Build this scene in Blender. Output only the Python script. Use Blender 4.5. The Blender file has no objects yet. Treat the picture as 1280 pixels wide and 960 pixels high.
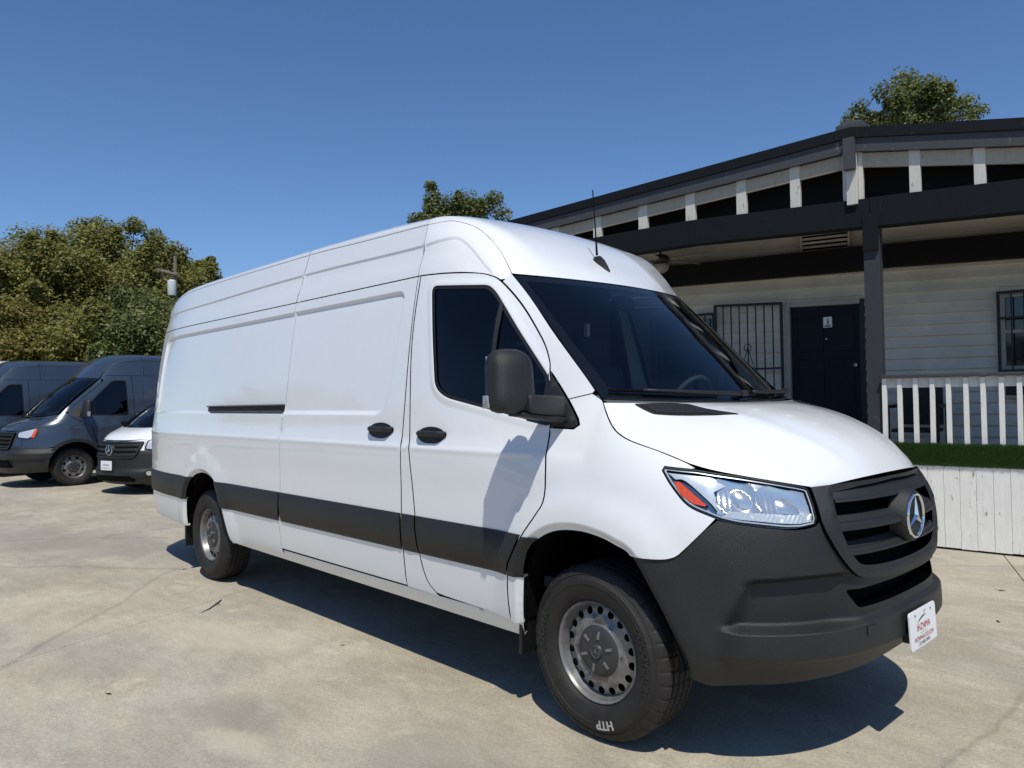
import bpy, bmesh, math, random
import numpy as np
from mathutils import Vector, Matrix
from mathutils.geometry import delaunay_2d_cdt

random.seed(7)
RNG = np.random.default_rng(7)
SC = bpy.context.scene
COL = SC.collection
R = math.radians
PI = math.pi

# ------------------------------------------------------------------ camera, sky, sun, exposure
cam_d = bpy.data.cameras.new('camera')
cam_d.sensor_width = 36.0
cam_d.lens = 943.17 / 1280 * 36.0
cam_d.clip_start = 0.05
cam_d.clip_end = 2000
cam = bpy.data.objects.new('camera', cam_d)
COL.objects.link(cam)
_yaw, _pitch, _roll = 2.38714887, 0.0190567773, -0.016478211
_f = Vector((math.cos(_pitch)*math.cos(_yaw), math.cos(_pitch)*math.sin(_yaw), math.sin(_pitch)))
_r = Vector((math.sin(_yaw), -math.cos(_yaw), 0))
_u = _r.cross(_f)
_r2 = _r*math.cos(_roll) + _u*math.sin(_roll)
_u2 = -_r*math.sin(_roll) + _u*math.cos(_roll)
cam.matrix_world = Matrix(((_r2.x, _u2.x, -_f.x, 2.20579), (_r2.y, _u2.y, -_f.y, -3.48693), (_r2.z, _u2.z, -_f.z, 1.5112), (0, 0, 0, 1)))
SC.camera = cam

SUN = Vector((0.46, -0.36, 1.0)).normalized()      # direction towards the sun
elev = math.asin(SUN.z)
world = bpy.data.worlds.new('World')
SC.world = world
world.use_nodes = True
wn = world.node_tree
for n in list(wn.nodes): wn.nodes.remove(n)
sky = wn.nodes.new('ShaderNodeTexSky')
sky.sky_type = 'NISHITA'
sky.sun_disc = False
sky.sun_elevation = elev
sky.sun_rotation = math.atan2(SUN.x, SUN.y)
sky.altitude = 200
sky.air_density = 1.0
sky.dust_density = 0.0
sky.ozone_density = 4.0
bg = wn.nodes.new('ShaderNodeBackground')
bg.inputs['Strength'].default_value = 0.12
wo = wn.nodes.new('ShaderNodeOutputWorld')
tint = wn.nodes.new('ShaderNodeMix')
tint.data_type = 'RGBA'; tint.blend_type = 'MULTIPLY'; tint.inputs[0].default_value = 1.0
tint.inputs[7].default_value = (0.65, 0.79, 0.95, 1)
wn.links.new(sky.outputs[0], tint.inputs[6])
wn.links.new(tint.outputs[2], bg.inputs[0])
wn.links.new(bg.outputs[0], wo.inputs[0])

sun_d = bpy.data.lights.new('sun', 'SUN')
sun_d.energy = 3.9
sun_d.angle = R(0.53)
sun_d.color = (1.0, 0.96, 0.85)
sun_o = bpy.data.objects.new('sun', sun_d)
COL.objects.link(sun_o)
sun_o.rotation_euler = SUN.to_track_quat('Z', 'Y').to_euler()
sun_o.location = (0, 0, 30)
SC.view_settings.view_transform = 'Standard'
SC.view_settings.look = 'None'
SC.view_settings.exposure = 0.0
SC.view_settings.gamma = 1.0

# ------------------------------------------------------------------ materials
def mat(name, color, rough=0.5, metal=0.0, coat=0.0, var=0.0, vscale=8.0, bump=0.0, bscale=60.0, spec=0.5, coords='Object', second=None):
    m = bpy.data.materials.new(name)
    m.use_nodes = True
    nt = m.node_tree
    b = nt.nodes['Principled BSDF']
    b.inputs['Base Color'].default_value = (*color, 1)
    b.inputs['Roughness'].default_value = rough
    b.inputs['Metallic'].default_value = metal
    b.inputs['Coat Weight'].default_value = coat
    b.inputs['Coat Roughness'].default_value = 0.03
    b.inputs['Specular IOR Level'].default_value = spec
    tc = None
    if var > 0 or bump > 0:
        tc = nt.nodes.new('ShaderNodeTexCoord')
    if var > 0:
        nz = nt.nodes.new('ShaderNodeTexNoise')
        nz.inputs['Scale'].default_value = vscale
        nz.inputs['Detail'].default_value = 6
        nz.inputs['Roughness'].default_value = 0.62
        nt.links.new(tc.outputs[coords], nz.inputs['Vector'])
        rp = nt.nodes.new('ShaderNodeValToRGB')
        c2 = second or tuple(c*(1-var) for c in color)
        rp.color_ramp.elements[0].position = 0.35
        rp.color_ramp.elements[0].color = (*c2, 1)
        rp.color_ramp.elements[1].position = 0.65
        rp.color_ramp.elements[1].color = (*color, 1)
        nt.links.new(nz.outputs['Fac'], rp.inputs[0])
        nt.links.new(rp.outputs[0], b.inputs['Base Color'])
    if bump > 0:
        n2 = nt.nodes.new('ShaderNodeTexNoise')
        n2.inputs['Scale'].default_value = bscale
        n2.inputs['Detail'].default_value = 4
        nt.links.new(tc.outputs[coords], n2.inputs['Vector'])
        bp = nt.nodes.new('ShaderNodeBump')
        bp.inputs['Strength'].default_value = bump
        bp.inputs['Distance'].default_value = 0.01
        nt.links.new(n2.outputs['Fac'], bp.inputs['Height'])
        nt.links.new(bp.outputs[0], b.inputs['Normal'])
    return m

def glass_mat(name, tint, refl=0.04, rough=0.0):
    m = bpy.data.materials.new(name)
    m.use_nodes = True
    nt = m.node_tree
    for n in list(nt.nodes): nt.nodes.remove(n)
    out = nt.nodes.new('ShaderNodeOutputMaterial')
    tr = nt.nodes.new('ShaderNodeBsdfTransparent')
    tr.inputs[0].default_value = (*tint, 1)
    gl = nt.nodes.new('ShaderNodeBsdfGlossy')
    gl.inputs['Roughness'].default_value = rough
    lw = nt.nodes.new('ShaderNodeLayerWeight')          # Schlick reflectance, the same from both sides of the pane
    lw.inputs['Blend'].default_value = 0.5
    pw = nt.nodes.new('ShaderNodeMath'); pw.operation = 'POWER'; pw.inputs[1].default_value = 4.6
    fr = nt.nodes.new('ShaderNodeMath'); fr.operation = 'MULTIPLY_ADD'; fr.inputs[1].default_value = 1-refl; fr.inputs[2].default_value = refl
    nt.links.new(lw.outputs['Facing'], pw.inputs[0]); nt.links.new(pw.outputs[0], fr.inputs[0])
    mx = nt.nodes.new('ShaderNodeMixShader')
    nt.links.new(fr.outputs[0], mx.inputs[0])
    nt.links.new(tr.outputs[0], mx.inputs[1])
    nt.links.new(gl.outputs[0], mx.inputs[2])
    nt.links.new(mx.outputs[0], out.inputs[0])
    return m

def leaf_mat(name, c1, c2, c3):
    m = bpy.data.materials.new(name)
    m.use_nodes = True
    nt = m.node_tree
    b = nt.nodes['Principled BSDF']
    b.inputs['Roughness'].default_value = 0.55
    geo = nt.nodes.new('ShaderNodeNewGeometry')
    rp = nt.nodes.new('ShaderNodeValToRGB')
    e = rp.color_ramp.elements
    e[0].position = 0.0; e[0].color = (*c1, 1)
    e[1].position = 1.0; e[1].color = (*c3, 1)
    k = e.new(0.55); k.color = (*c2, 1)
    nt.links.new(geo.outputs['Random Per Island'], rp.inputs[0])
    nt.links.new(rp.outputs[0], b.inputs['Base Color'])
    tl = nt.nodes.new('ShaderNodeBsdfTranslucent')
    nt.links.new(rp.outputs[0], tl.inputs[0])
    mx = nt.nodes.new('ShaderNodeMixShader')
    mx.inputs[0].default_value = 0.42
    out = nt.nodes['Material Output']
    nt.links.new(b.outputs[0], mx.inputs[1])
    nt.links.new(tl.outputs[0], mx.inputs[2])
    nt.links.new(mx.outputs[0], out.inputs[0])
    return m

def concrete_mat():
    m = bpy.data.materials.new('concrete')
    m.use_nodes = True
    nt = m.node_tree
    L = nt.links.new
    b = nt.nodes['Principled BSDF']
    b.inputs['Roughness'].default_value = 0.85
    b.inputs['Specular IOR Level'].default_value = 0.25
    tc = nt.nodes.new('ShaderNodeTexCoord')
    def noise(scale, detail=6, rough=0.6, sx=1, sy=1, dist=0.0, off=0):
        mp = nt.nodes.new('ShaderNodeMapping')
        mp.inputs['Scale'].default_value = (sx, sy, 1)
        mp.inputs['Rotation'].default_value = (0, 0, R(-20))
        mp.inputs['Location'].default_value = (off, off*1.7, 0)
        L(tc.outputs['Object'], mp.inputs[0])
        n = nt.nodes.new('ShaderNodeTexNoise')
        n.inputs['Scale'].default_value = scale
        n.inputs['Detail'].default_value = detail
        n.inputs['Roughness'].default_value = rough
        n.inputs['Distortion'].default_value = dist
        L(mp.outputs[0], n.inputs['Vector'])
        return n.outputs['Fac']
    def ramp(fac, p0, c0, p1, c1):
        r = nt.nodes.new('ShaderNodeValToRGB')
        r.color_ramp.elements[0].position = p0; r.color_ramp.elements[0].color = (*c0, 1)
        r.color_ramp.elements[1].position = p1; r.color_ramp.elements[1].color = (*c1, 1)
        L(fac, r.inputs[0])
        return r.outputs[0]
    def mix(a, bb, fac, mode='MIX'):
        x = nt.nodes.new('ShaderNodeMix')
        x.data_type = 'RGBA'; x.blend_type = mode
        if isinstance(fac, float): x.inputs[0].default_value = fac
        else: L(fac, x.inputs[0])
        for s, v in ((6, a), (7, bb)):
            if isinstance(v, tuple): x.inputs[s].default_value = (*v, 1)
            else: L(v, x.inputs[s])
        return x.outputs[2]
    w = lambda v: (v, v, v)
    base = ramp(noise(0.9, 9, 0.66, 1, 1.3, 0.25), 0.40, (0.395, 0.345, 0.265), 0.61, (0.520, 0.462, 0.364))
    # grey weathered patches, large
    g = ramp(noise(0.42, 7, 0.66, 1, 1.5, 0.3, 3.1), 0.46, w(0), 0.58, w(1))
    base = mix(base, (0.420, 0.395, 0.345), mix(w(0), g, 0.45))
    # dark damp stains
    s = ramp(noise(0.55, 6, 0.62, 1, 1.2, 0.5, 9.4), 0.54, w(0), 0.62, w(1))
    base = mix(base, (0.33, 0.305, 0.26), mix(w(0), s, 0.42))
    # pale worn spots
    p = ramp(noise(1.3, 8, 0.75, 1, 1.2, 0.2, 5.2), 0.56, w(0), 0.63, w(1))
    base = mix(base, (0.60, 0.535, 0.425), mix(w(0), p, 0.6))
    # broom streaks
    st = ramp(noise(7, 6, 0.75, 0.6, 1.5, 0.1, 2.0), 0.36, w(0.88), 0.64, w(1.05))
    base = mix(base, st, 1.0, 'MULTIPLY')
    # aggregate speckle
    sp = ramp(noise(60, 6, 0.85), 0.38, w(0.74), 0.62, w(1.12))
    base = mix(base, sp, 1.0, 'MULTIPLY')
    v = nt.nodes.new('ShaderNodeTexVoronoi')
    v.inputs['Scale'].default_value = 11
    L(tc.outputs['Object'], v.inputs['Vector'])
    pit = ramp(v.outputs['Distance'], 0.03, w(0.55), 0.075, w(1.0))
    base = mix(base, pit, 1.0, 'MULTIPLY')
    # a few spills with their own place: dark oil stain, pale worn patch
    for (cx, cy, rad, sx_, col, amt) in ((-1.42, -1.98, .26, 2.0, (0.24, 0.225, 0.19), .55), (-1.10, -2.08, .13, 2.2, (0.58, 0.52, 0.415), .4), (-0.35, -1.55, .40, 1.5, (0.27, 0.25, 0.21), .5), (-4.6, -3.2, .7, 2.4, (0.26, 0.245, 0.21), .55), (-7.2, -1.3, .9, 2.6, (0.27, 0.25, 0.215), .55), (-2.7, -1.5, .35, 2.2, (0.58, 0.51, 0.40), .35), (1.6, 3.2, .3, 1.8, (0.27, 0.25, 0.21), .4)):
        mp2 = nt.nodes.new('ShaderNodeMapping'); mp2.vector_type = 'TEXTURE'
        mp2.inputs['Location'].default_value = (cx, cy, 0); mp2.inputs['Rotation'].default_value = (0, 0, R(18)); mp2.inputs['Scale'].default_value = (rad*sx_*2, rad*2, 1)
        L(tc.outputs['Object'], mp2.inputs[0])
        n3 = nt.nodes.new('ShaderNodeTexNoise'); n3.inputs['Scale'].default_value = 1.6/rad**.5; n3.inputs['Detail'].default_value = 6; n3.inputs['Roughness'].default_value = .65
        L(tc.outputs['Object'], n3.inputs['Vector'])
        ln = nt.nodes.new('ShaderNodeVectorMath'); ln.operation = 'LENGTH'; L(mp2.outputs[0], ln.inputs[0])
        ms = nt.nodes.new('ShaderNodeMath'); ms.operation = 'MULTIPLY_ADD'; L(n3.outputs['Fac'], ms.inputs[0]); ms.inputs[1].default_value = 0.75; L(ln.outputs['Value'], ms.inputs[2])
        base = mix(base, col, mix(w(0), ramp(ms.outputs[0], 0.58, w(1), 0.88, w(0)), amt))
    # hairline cracks
    v2 = nt.nodes.new('ShaderNodeTexVoronoi')
    v2.feature = 'DISTANCE_TO_EDGE'
    v2.inputs['Scale'].default_value = 0.21
    mpw = nt.nodes.new('ShaderNodeMix'); mpw.data_type = 'RGBA'; mpw.inputs[0].default_value = 0.18
    nn = nt.nodes.new('ShaderNodeTexNoise'); nn.inputs['Scale'].default_value = 1.7; nn.inputs['Detail'].default_value = 7
    L(tc.outputs['Object'], nn.inputs['Vector']); L(tc.outputs['Object'], mpw.inputs[6]); L(nn.outputs['Color'], mpw.inputs[7])
    L(mpw.outputs[2], v2.inputs['Vector'])
    v4 = nt.nodes.new('ShaderNodeTexVoronoi'); v4.inputs['Scale'].default_value = 34; v4.inputs['Randomness'].default_value = 1.0
    L(tc.outputs['Object'], v4.inputs['Vector'])
    gr = ramp(v4.outputs['Distance'], 0.06, w(0.62), 0.16, w(1.0))
    base = mix(base, gr, 0.65, 'MULTIPLY')
    ck = ramp(v2.outputs['Distance'], 0.0003, w(0.78), 0.0016, w(1.0))
    base = mix(base, ck, 1.0, 'MULTIPLY')
    L(base, b.inputs['Base Color'])
    bp = nt.nodes.new('ShaderNodeBump')
    bp.inputs['Strength'].default_value = 0.35
    bp.inputs['Distance'].default_value = 0.006
    L(noise(45, 6, 0.7), bp.inputs['Height'])
    L(bp.outputs[0], b.inputs['Normal'])
    return m

def wood_paint(name, color, wear, amount=0.5, rough=0.6):
    """painted board: streaky grain along the board, chips of bare wood"""
    m = bpy.data.materials.new(name)
    m.use_nodes = True
    nt = m.node_tree
    L = nt.links.new
    b = nt.nodes['Principled BSDF']
    b.inputs['Roughness'].default_value = rough
    b.inputs['Specular IOR Level'].default_value = 0.25
    tc = nt.nodes.new('ShaderNodeTexCoord')
    oi = nt.nodes.new('ShaderNodeObjectInfo')
    ad = nt.nodes.new('ShaderNodeVectorMath'); ad.operation = 'ADD'
    L(tc.outputs['Object'], ad.inputs[0]); L(oi.outputs['Random'], ad.inputs[1])
    def nz(scale, sv, detail=6):
        mp = nt.nodes.new('ShaderNodeMapping'); mp.inputs['Scale'].default_value = sv
        L(ad.outputs[0], mp.inputs[0])
        n = nt.nodes.new('ShaderNodeTexNoise'); n.inputs['Scale'].default_value = scale; n.inputs['Detail'].default_value = detail
        n.inputs['Roughness'].default_value = 0.65
        L(mp.outputs[0], n.inputs['Vector'])
        return n.outputs['Fac']
    r1 = nt.nodes.new('ShaderNodeValToRGB')
    r1.color_ramp.elements[0].position = 0.3; r1.color_ramp.elements[0].color = (*[c*0.86 for c in color], 1)
    r1.color_ramp.elements[1].position = 0.7; r1.color_ramp.elements[1].color = (*color, 1)
    L(nz(14, (3, 3, 0.5)), r1.inputs[0])
    r2 = nt.nodes.new('ShaderNodeValToRGB')
    r2.color_ramp.elements[0].position = 0.66-0.06*amount; r2.color_ramp.elements[0].color = (0, 0, 0, 1)
    r2.color_ramp.elements[1].position = 0.71-0.06*amount; r2.color_ramp.elements[1].color = (1, 1, 1, 1)
    L(nz(11, (2.2, 2.2, 0.7), 9), r2.inputs[0])
    mx = nt.nodes.new('ShaderNodeMix'); mx.data_type = 'RGBA'
    L(r2.outputs[0], mx.inputs[0]); L(r1.outputs[0], mx.inputs[6]); mx.inputs[7].default_value = (*wear, 1)
    L(mx.outputs[2], b.inputs['Base Color'])
    bp = nt.nodes.new('ShaderNodeBump'); bp.inputs['Strength'].default_value = 0.3; bp.inputs['Distance'].default_value = 0.004
    L(nz(30, (3, 3, 0.4)), bp.inputs['Height']); L(bp.outputs[0], b.inputs['Normal'])
    return m

M = {}
M['white'] = mat('white_paint', (0.80, 0.815, 0.83), 0.28, 0, 0.9, var=0.025, vscale=1.6)
M['plastic'] = mat('grey_plastic', (0.017, 0.018, 0.019), 0.50, bump=0.35, bscale=300, var=0.22, vscale=5)
M['plastic_dk'] = mat('dark_plastic', (0.009, 0.0095, 0.010), 0.5, bump=0.2, bscale=420)
M['black'] = mat('matt_black', (0.004, 0.004, 0.004), 0.9, spec=0.1)
M['rubber'] = mat('tyre_rubber', (0.0105, 0.010, 0.0095), 0.68, var=0.35, vscale=14, bump=0.2, bscale=160, second=(0.020, 0.018, 0.016))
M['rubber_txt'] = mat('raised_rubber', (0.020, 0.020, 0.020), 0.45)
M['steel'] = mat('wheel_silver', (0.27, 0.27, 0.272), 0.38, 0.5, var=0.3, vscale=22, second=(0.18, 0.175, 0.17))
M['cap'] = mat('cap_plastic', (0.035, 0.036, 0.038), 0.5)
M['cap_light'] = mat('cap_emblem_grey', (0.085, 0.087, 0.09), 0.35)
M['lamp_chrome'] = mat('lamp_chrome', (0.74, 0.76, 0.78), 0.20, 0.72, coat=0.3)
M['lamp_white'] = mat('lamp_bowl', (0.72, 0.74, 0.76), 0.22, 0.35, coat=0.6)
M['chrome'] = mat('chrome', (0.78, 0.80, 0.82), 0.10, 1.0)
M['reflector'] = mat('lamp_reflector', (0.80, 0.82, 0.85), 0.28, 1.0, bump=0.06, bscale=40)
M['satin'] = mat('satin_silver', (0.66, 0.70, 0.75), 0.28, 0.35)
M['amber'] = mat('amber_lens', (0.80, 0.085, 0.012), 0.18, coat=0.6)
M['red_lens'] = mat('red_lens', (0.35, 0.012, 0.01), 0.2, coat=0.5)
M['windshield'] = glass_mat('windshield_glass', (0.66, 0.72, 0.73), .06)
M['tint'] = glass_mat('tinted_glass', (0.045, 0.06, 0.065), .05)
M['lens'] = glass_mat('clear_lens', (0.93, 0.95, 0.96))
M['frit'] = mat('black_frit', (0.006, 0.007, 0.009), 0.12)
M['interior'] = mat('interior_grey', (0.035, 0.038, 0.042), 0.8)
M['dash'] = mat('dashboard_grey', (0.14, 0.145, 0.15), 0.7)
M['shelf'] = mat('shelf_grey', (0.85, 0.86, 0.87), 0.45)
M['plate'] = mat('plate_white', (0.82, 0.83, 0.85), 0.35)
M['print_red'] = mat('print_red', (0.42, 0.015, 0.035), 0.5)
M['print_dark'] = mat('print_dark', (0.04, 0.045, 0.05), 0.5)
M['print_white'] = mat('print_white', (0.42, 0.42, 0.41), 0.6)
M['rail'] = mat('rail_metal', (0.11, 0.10, 0.095), 0.5, 0.4)
M['slate'] = mat('slate_blue_paint', (0.044, 0.060, 0.088), 0.28, 0.25, 0.8, var=0.12, vscale=2)
M['concrete'] = concrete_mat()
M['earth'] = mat('earth', (0.22, 0.18, 0.13), 0.95, var=0.35, vscale=0.6)
M['siding'] = mat('siding_paint', (0.76, 0.70, 0.585), 0.6, var=0.16, vscale=2.5, bump=0.1, bscale=30)
M['tan'] = wood_paint('tan_trim', (0.42, 0.37, 0.29), (0.24, 0.19, 0.14), 0.4)
M['stud'] = wood_paint('stud_white', (0.62, 0.60, 0.54), (0.28, 0.21, 0.15), 0.7)
M['navy'] = wood_paint('navy_trim', (0.0045, 0.0062, 0.0092), (0.04, 0.038, 0.035), 0.1, 0.8)
M['greytrim'] = wood_paint('grey_trim', (0.065, 0.067, 0.075), (0.17, 0.15, 0.13), 0.3)
M['post'] = wood_paint('post_grey', (0.045, 0.048, 0.054), (0.14, 0.13, 0.12), 0.3)
M['whitewood'] = wood_paint('white_boards', (0.86, 0.845, 0.80), (0.30, 0.25, 0.18), 0.75)
M['whiterail'] = wood_paint('white_rail', (0.80, 0.79, 0.74), (0.42, 0.36, 0.27), 0.6)
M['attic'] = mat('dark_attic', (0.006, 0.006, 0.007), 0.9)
M['deck'] = mat('deck_boards', (0.16, 0.15, 0.14), 0.8, var=0.3)
M['iron'] = mat('black_iron', (0.010, 0.010, 0.011), 0.5)
M['door'] = mat('navy_door', (0.004, 0.0055, 0.011), 0.6, bump=0.05, spec=0.3)
M['jamb'] = mat('jamb_paint', (0.42, 0.40, 0.36), 0.6)
M['shingle'] = mat('shingle', (0.05, 0.05, 0.055), 0.9, var=0.4, vscale=20)
M['pane'] = mat('window_pane', (0.012, 0.014, 0.018), 0.06, coat=0.5)
M['turf'] = leaf_mat('artificial_turf', (0.024, 0.068, 0.014), (0.050, 0.120, 0.028), (0.10, 0.19, 0.06))
M['fan'] = mat('fan_bronze', (0.05, 0.045, 0.04), 0.5)
M['fanblade'] = mat('fan_blade', (0.42, 0.39, 0.34), 0.6)
M['bark'] = mat('bark', (0.11, 0.085, 0.062), 0.95, var=0.4, vscale=6, bump=0.6, bscale=20)
M['leaf_olive'] = leaf_mat('olive_leaves', (0.085, 0.100, 0.020), (0.220, 0.215, 0.048), (0.32, 0.30, 0.068))
M['leaf_green'] = leaf_mat('green_leaves', (0.065, 0.090, 0.022), (0.140, 0.165, 0.045), (0.24, 0.24, 0.065))
M['leaf_gold'] = leaf_mat('golden_leaves', (0.10, 0.094, 0.020), (0.215, 0.185, 0.038), (0.31, 0.25, 0.055))
M['pole'] = mat('pole_wood', (0.20, 0.17, 0.14), 0.9, var=0.3)
M['transformer'] = mat('transformer_grey', (0.62, 0.63, 0.63), 0.5)
M['leaf_dry'] = mat('dry_leaf', (0.10, 0.065, 0.03), 0.8)
M['grit'] = mat('dark_debris', (0.02, 0.018, 0.015), 0.9)

# ------------------------------------------------------------------ object helpers
def link(o, parent=None):
    COL.objects.link(o)
    if parent is not None: o.parent = parent
    return o

def tag(o, label=None, cat=None, group=None, kind=None):
    if label: o['label'] = label
    if cat: o['category'] = cat
    if group: o['group'] = group
    if kind: o['kind'] = kind
    return o

def thing(name, label, cat, loc=(0, 0, 0), rz=0.0, group=None):
    o = bpy.data.objects.new(name, None)
    o.empty_display_size = 0.2
    o.location = loc
    o.rotation_euler = (0, 0, rz)
    link(o)
    return tag(o, label, cat, group)

def obj(name, verts, faces, m, parent=None, smooth=False, normals=None):
    me = bpy.data.meshes.new(name)
    me.from_pydata([tuple(map(float, v)) for v in verts], [], [tuple(map(int, f)) for f in faces])
    me.materials.append(m)
    me.update()
    if smooth or normals is not None:
        me.shade_smooth()
    if normals is not None:
        me.normals_split_custom_set_from_vertices([tuple(map(float, n)) for n in normals])
    return link(bpy.data.objects.new(name, me), parent)

class MB:
    """collects simple solids into one mesh"""
    def __init__(s): s.v = []; s.f = []
    def add(s, v, f):
        o = len(s.v); s.v += [tuple(map(float, q)) for q in v]; s.f += [tuple(o+i for i in q) for q in f]; return s
    def box(s, c, d, rot=None):
        c = Vector(c); hx, hy, hz = d[0]/2, d[1]/2, d[2]/2
        vs = [Vector((x*hx, y*hy, z*hz)) for z in (-1, 1) for y in (-1, 1) for x in (-1, 1)]
        if rot is not None: vs = [rot @ q for q in vs]
        return s.add([c+q for q in vs], [(0, 2, 3, 1), (4, 5, 7, 6), (0, 1, 5, 4), (2, 6, 7, 3), (0, 4, 6, 2), (1, 3, 7, 5)])
    def hexa(s, p):
        """8 corners: bottom ring 0-3, top ring 4-7"""
        return s.add(p, [(3, 2, 1, 0), (4, 5, 6, 7), (0, 1, 5, 4), (1, 2, 6, 5), (2, 3, 7, 6), (3, 0, 4, 7)])
    def tube(s, pts, rad, n=8, caps=True):
        pts = [Vector(p) for p in pts]
        if not hasattr(rad, '__len__'): rad = [rad]*len(pts)
        rings = []
        up0 = None
        for i, p in enumerate(pts):
            t = (pts[min(i+1, len(pts)-1)] - pts[max(i-1, 0)]).normalized()
            a = Vector((0, 0, 1)) if abs(t.z) < 0.9 else Vector((1, 0, 0))
            if up0 is not None: a = up0
            x = (a - t*a.dot(t)).normalized(); y = t.cross(x); up0 = x
            rings.append([p + (x*math.cos(2*PI*k/n) + y*math.sin(2*PI*k/n))*rad[i] for k in range(n)])
        v = [q for r in rings for q in r]; f = []
        for i in range(len(pts)-1):
            for k in range(n):
                k2 = (k+1) % n
                f.append((i*n+k, i*n+k2, (i+1)*n+k2, (i+1)*n+k))
        if caps:
            f.append(tuple(reversed(range(n)))); f.append(tuple((len(pts)-1)*n+k for k in range(n)))
        return s.add(v, f)
    def lathe(s, prof, n=48, axis='y', c=(0, 0, 0), close=False):
        """prof: list of (radius, along)"""
        v = []; f = []
        for r, a in prof:
            for k in range(n):
                t = 2*PI*k/n
                if axis == 'y': v.append((c[0]+r*math.sin(t), c[1]+a, c[2]+r*math.cos(t)))
                elif axis == 'x': v.append((c[0]+a, c[1]+r*math.cos(t), c[2]+r*math.sin(t)))
                else: v.append((c[0]+r*math.cos(t), c[1]+r*math.sin(t), c[2]+a))
        for i in range(len(prof)-1):
            for k in range(n):
                k2 = (k+1) % n
                f.append((i*n+k, i*n+k2, (i+1)*n+k2, (i+1)*n+k))
        if close:
            f.append(tuple(reversed(range(n)))); f.append(tuple((len(prof)-1)*n+k for k in range(n)))
        return s.add(v, f)
    def prism(s, poly, fn0, fn1):
        n = len(poly)
        v = [fn0(*p) for p in poly] + [fn1(*p) for p in poly]
        f = [tuple(reversed(range(n))), tuple(range(n, 2*n))] + [(i, (i+1) % n, n+(i+1) % n, n+i) for i in range(n)]
        return s.add(v, f)
    def build(s, name, m, parent=None, smooth=False, bevel=0.0, angle=None):
        o = obj(name, s.v, s.f, m, parent)
        if bevel > 0 or smooth:
            bm = bmesh.new(); bm.from_mesh(o.data)
            bmesh.ops.recalc_face_normals(bm, faces=bm.faces)
            if bevel > 0:
                ed = [e for e in bm.edges if len(e.link_faces) == 2 and e.calc_face_angle(0) > R(35)]
                bmesh.ops.bevel(bm, geom=ed, offset=bevel, segments=2, affect='EDGES', profile=0.6)
            bm.to_mesh(o.data); bm.free()
            if smooth:
                o.data.shade_smooth()
                if angle: o.data.set_sharp_from_angle(angle=R(angle))
        else:
            bm = bmesh.new(); bm.from_mesh(o.data)
            bmesh.ops.recalc_face_normals(bm, faces=bm.faces)
            bm.to_mesh(o.data); bm.free()
        return o

# ------------------------------------------------------------------ smooth profiles and trimmed surface patches
def pchip(pairs):
    xs = np.array([p[0] for p in pairs], float); ys = np.array([p[1] for p in pairs], float)
    h = np.diff(xs); d = np.diff(ys)/h
    m = np.zeros(len(xs)); m[0] = d[0]; m[-1] = d[-1]
    for i in range(1, len(xs)-1):
        if d[i-1]*d[i] > 0:
            m[i] = 3*(h[i-1]+h[i])/((2*h[i]+h[i-1])/d[i-1]+(h[i]+2*h[i-1])/d[i])
    def f(x):
        x = np.clip(np.asarray(x, float), xs[0], xs[-1])
        i = np.clip(np.searchsorted(xs, x, side='right')-1, 0, len(h)-1)
        t = (x-xs[i])/h[i]
        return (2*t**3-3*t*t+1)*ys[i]+(t**3-2*t*t+t)*h[i]*m[i]+(-2*t**3+3*t*t)*ys[i+1]+(t**3-t*t)*h[i]*m[i+1]
    return f

def param_curve(pts):
    """smooth curve through 2D/3D points, parameter 0..1 by chord length"""
    P = np.array(pts, float)
    d = np.r_[0, np.cumsum(np.linalg.norm(np.diff(P, axis=0), axis=1))]; d /= d[-1]
    fs = [pchip(list(zip(d, P[:, k]))) for k in range(P.shape[1])]
    return lambda t: np.stack([f(t) for f in fs], -1)

def sm(x, a, b):
    t = np.clip((np.asarray(x, float)-a)/(b-a), 0, 1)
    return t*t*(3-2*t)

def spline(pts, n=6):
    """Catmull-Rom through open list of 2D points"""
    P = [np.array(p, float) for p in pts]
    P = [2*P[0]-P[1]] + P + [2*P[-1]-P[-2]]
    out = []
    for i in range(1, len(P)-2):
        for k in range(n):
            t = k/n
            a, b, c, d = P[i-1], P[i], P[i+1], P[i+2]
            out.append(tuple(0.5*((2*b)+(-a+c)*t+(2*a-5*b+4*c-d)*t*t+(-a+3*b-3*c+d)*t**3)))
    out.append(tuple(P[-2]))
    return out

def rounded(pts, r, n=5):
    """round the corners of a closed polygon; r scalar or list"""
    out = []
    N = len(pts)
    for i in range(N):
        a = np.array(pts[i-1], float); b = np.array(pts[i], float); c = np.array(pts[(i+1) % N], float)
        rr = r[i] if hasattr(r, '__len__') else r
        if rr <= 0: out.append(tuple(b)); continue
        u = a-b; w = c-b; lu = np.linalg.norm(u); lw = np.linalg.norm(w)
        k = min(rr, lu*0.49, lw*0.49)
        p = b+u/lu*k; q = b+w/lw*k
        for j in range(n+1):
            t = j/n
            out.append(tuple((1-t)**2*p+2*t*(1-t)*b+t*t*q))
    return out

def densify(poly, step):
    P = np.array(poly, float); out = []
    for i in range(len(P)):
        a, b = P[i], P[(i+1) % len(P)]
        k = max(1, int(math.ceil(np.linalg.norm(b-a)/step)))
        for j in range(k): out.append(a+(b-a)*j/k)
    out = np.array(out)
    keep = np.linalg.norm(out-np.roll(out, 1, 0), axis=1) > 1e-5
    return out[keep]

def area2(P):
    return 0.5*np.sum(P[:, 0]*np.roll(P[:, 1], -1)-np.roll(P[:, 0], -1)*P[:, 1])

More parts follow.
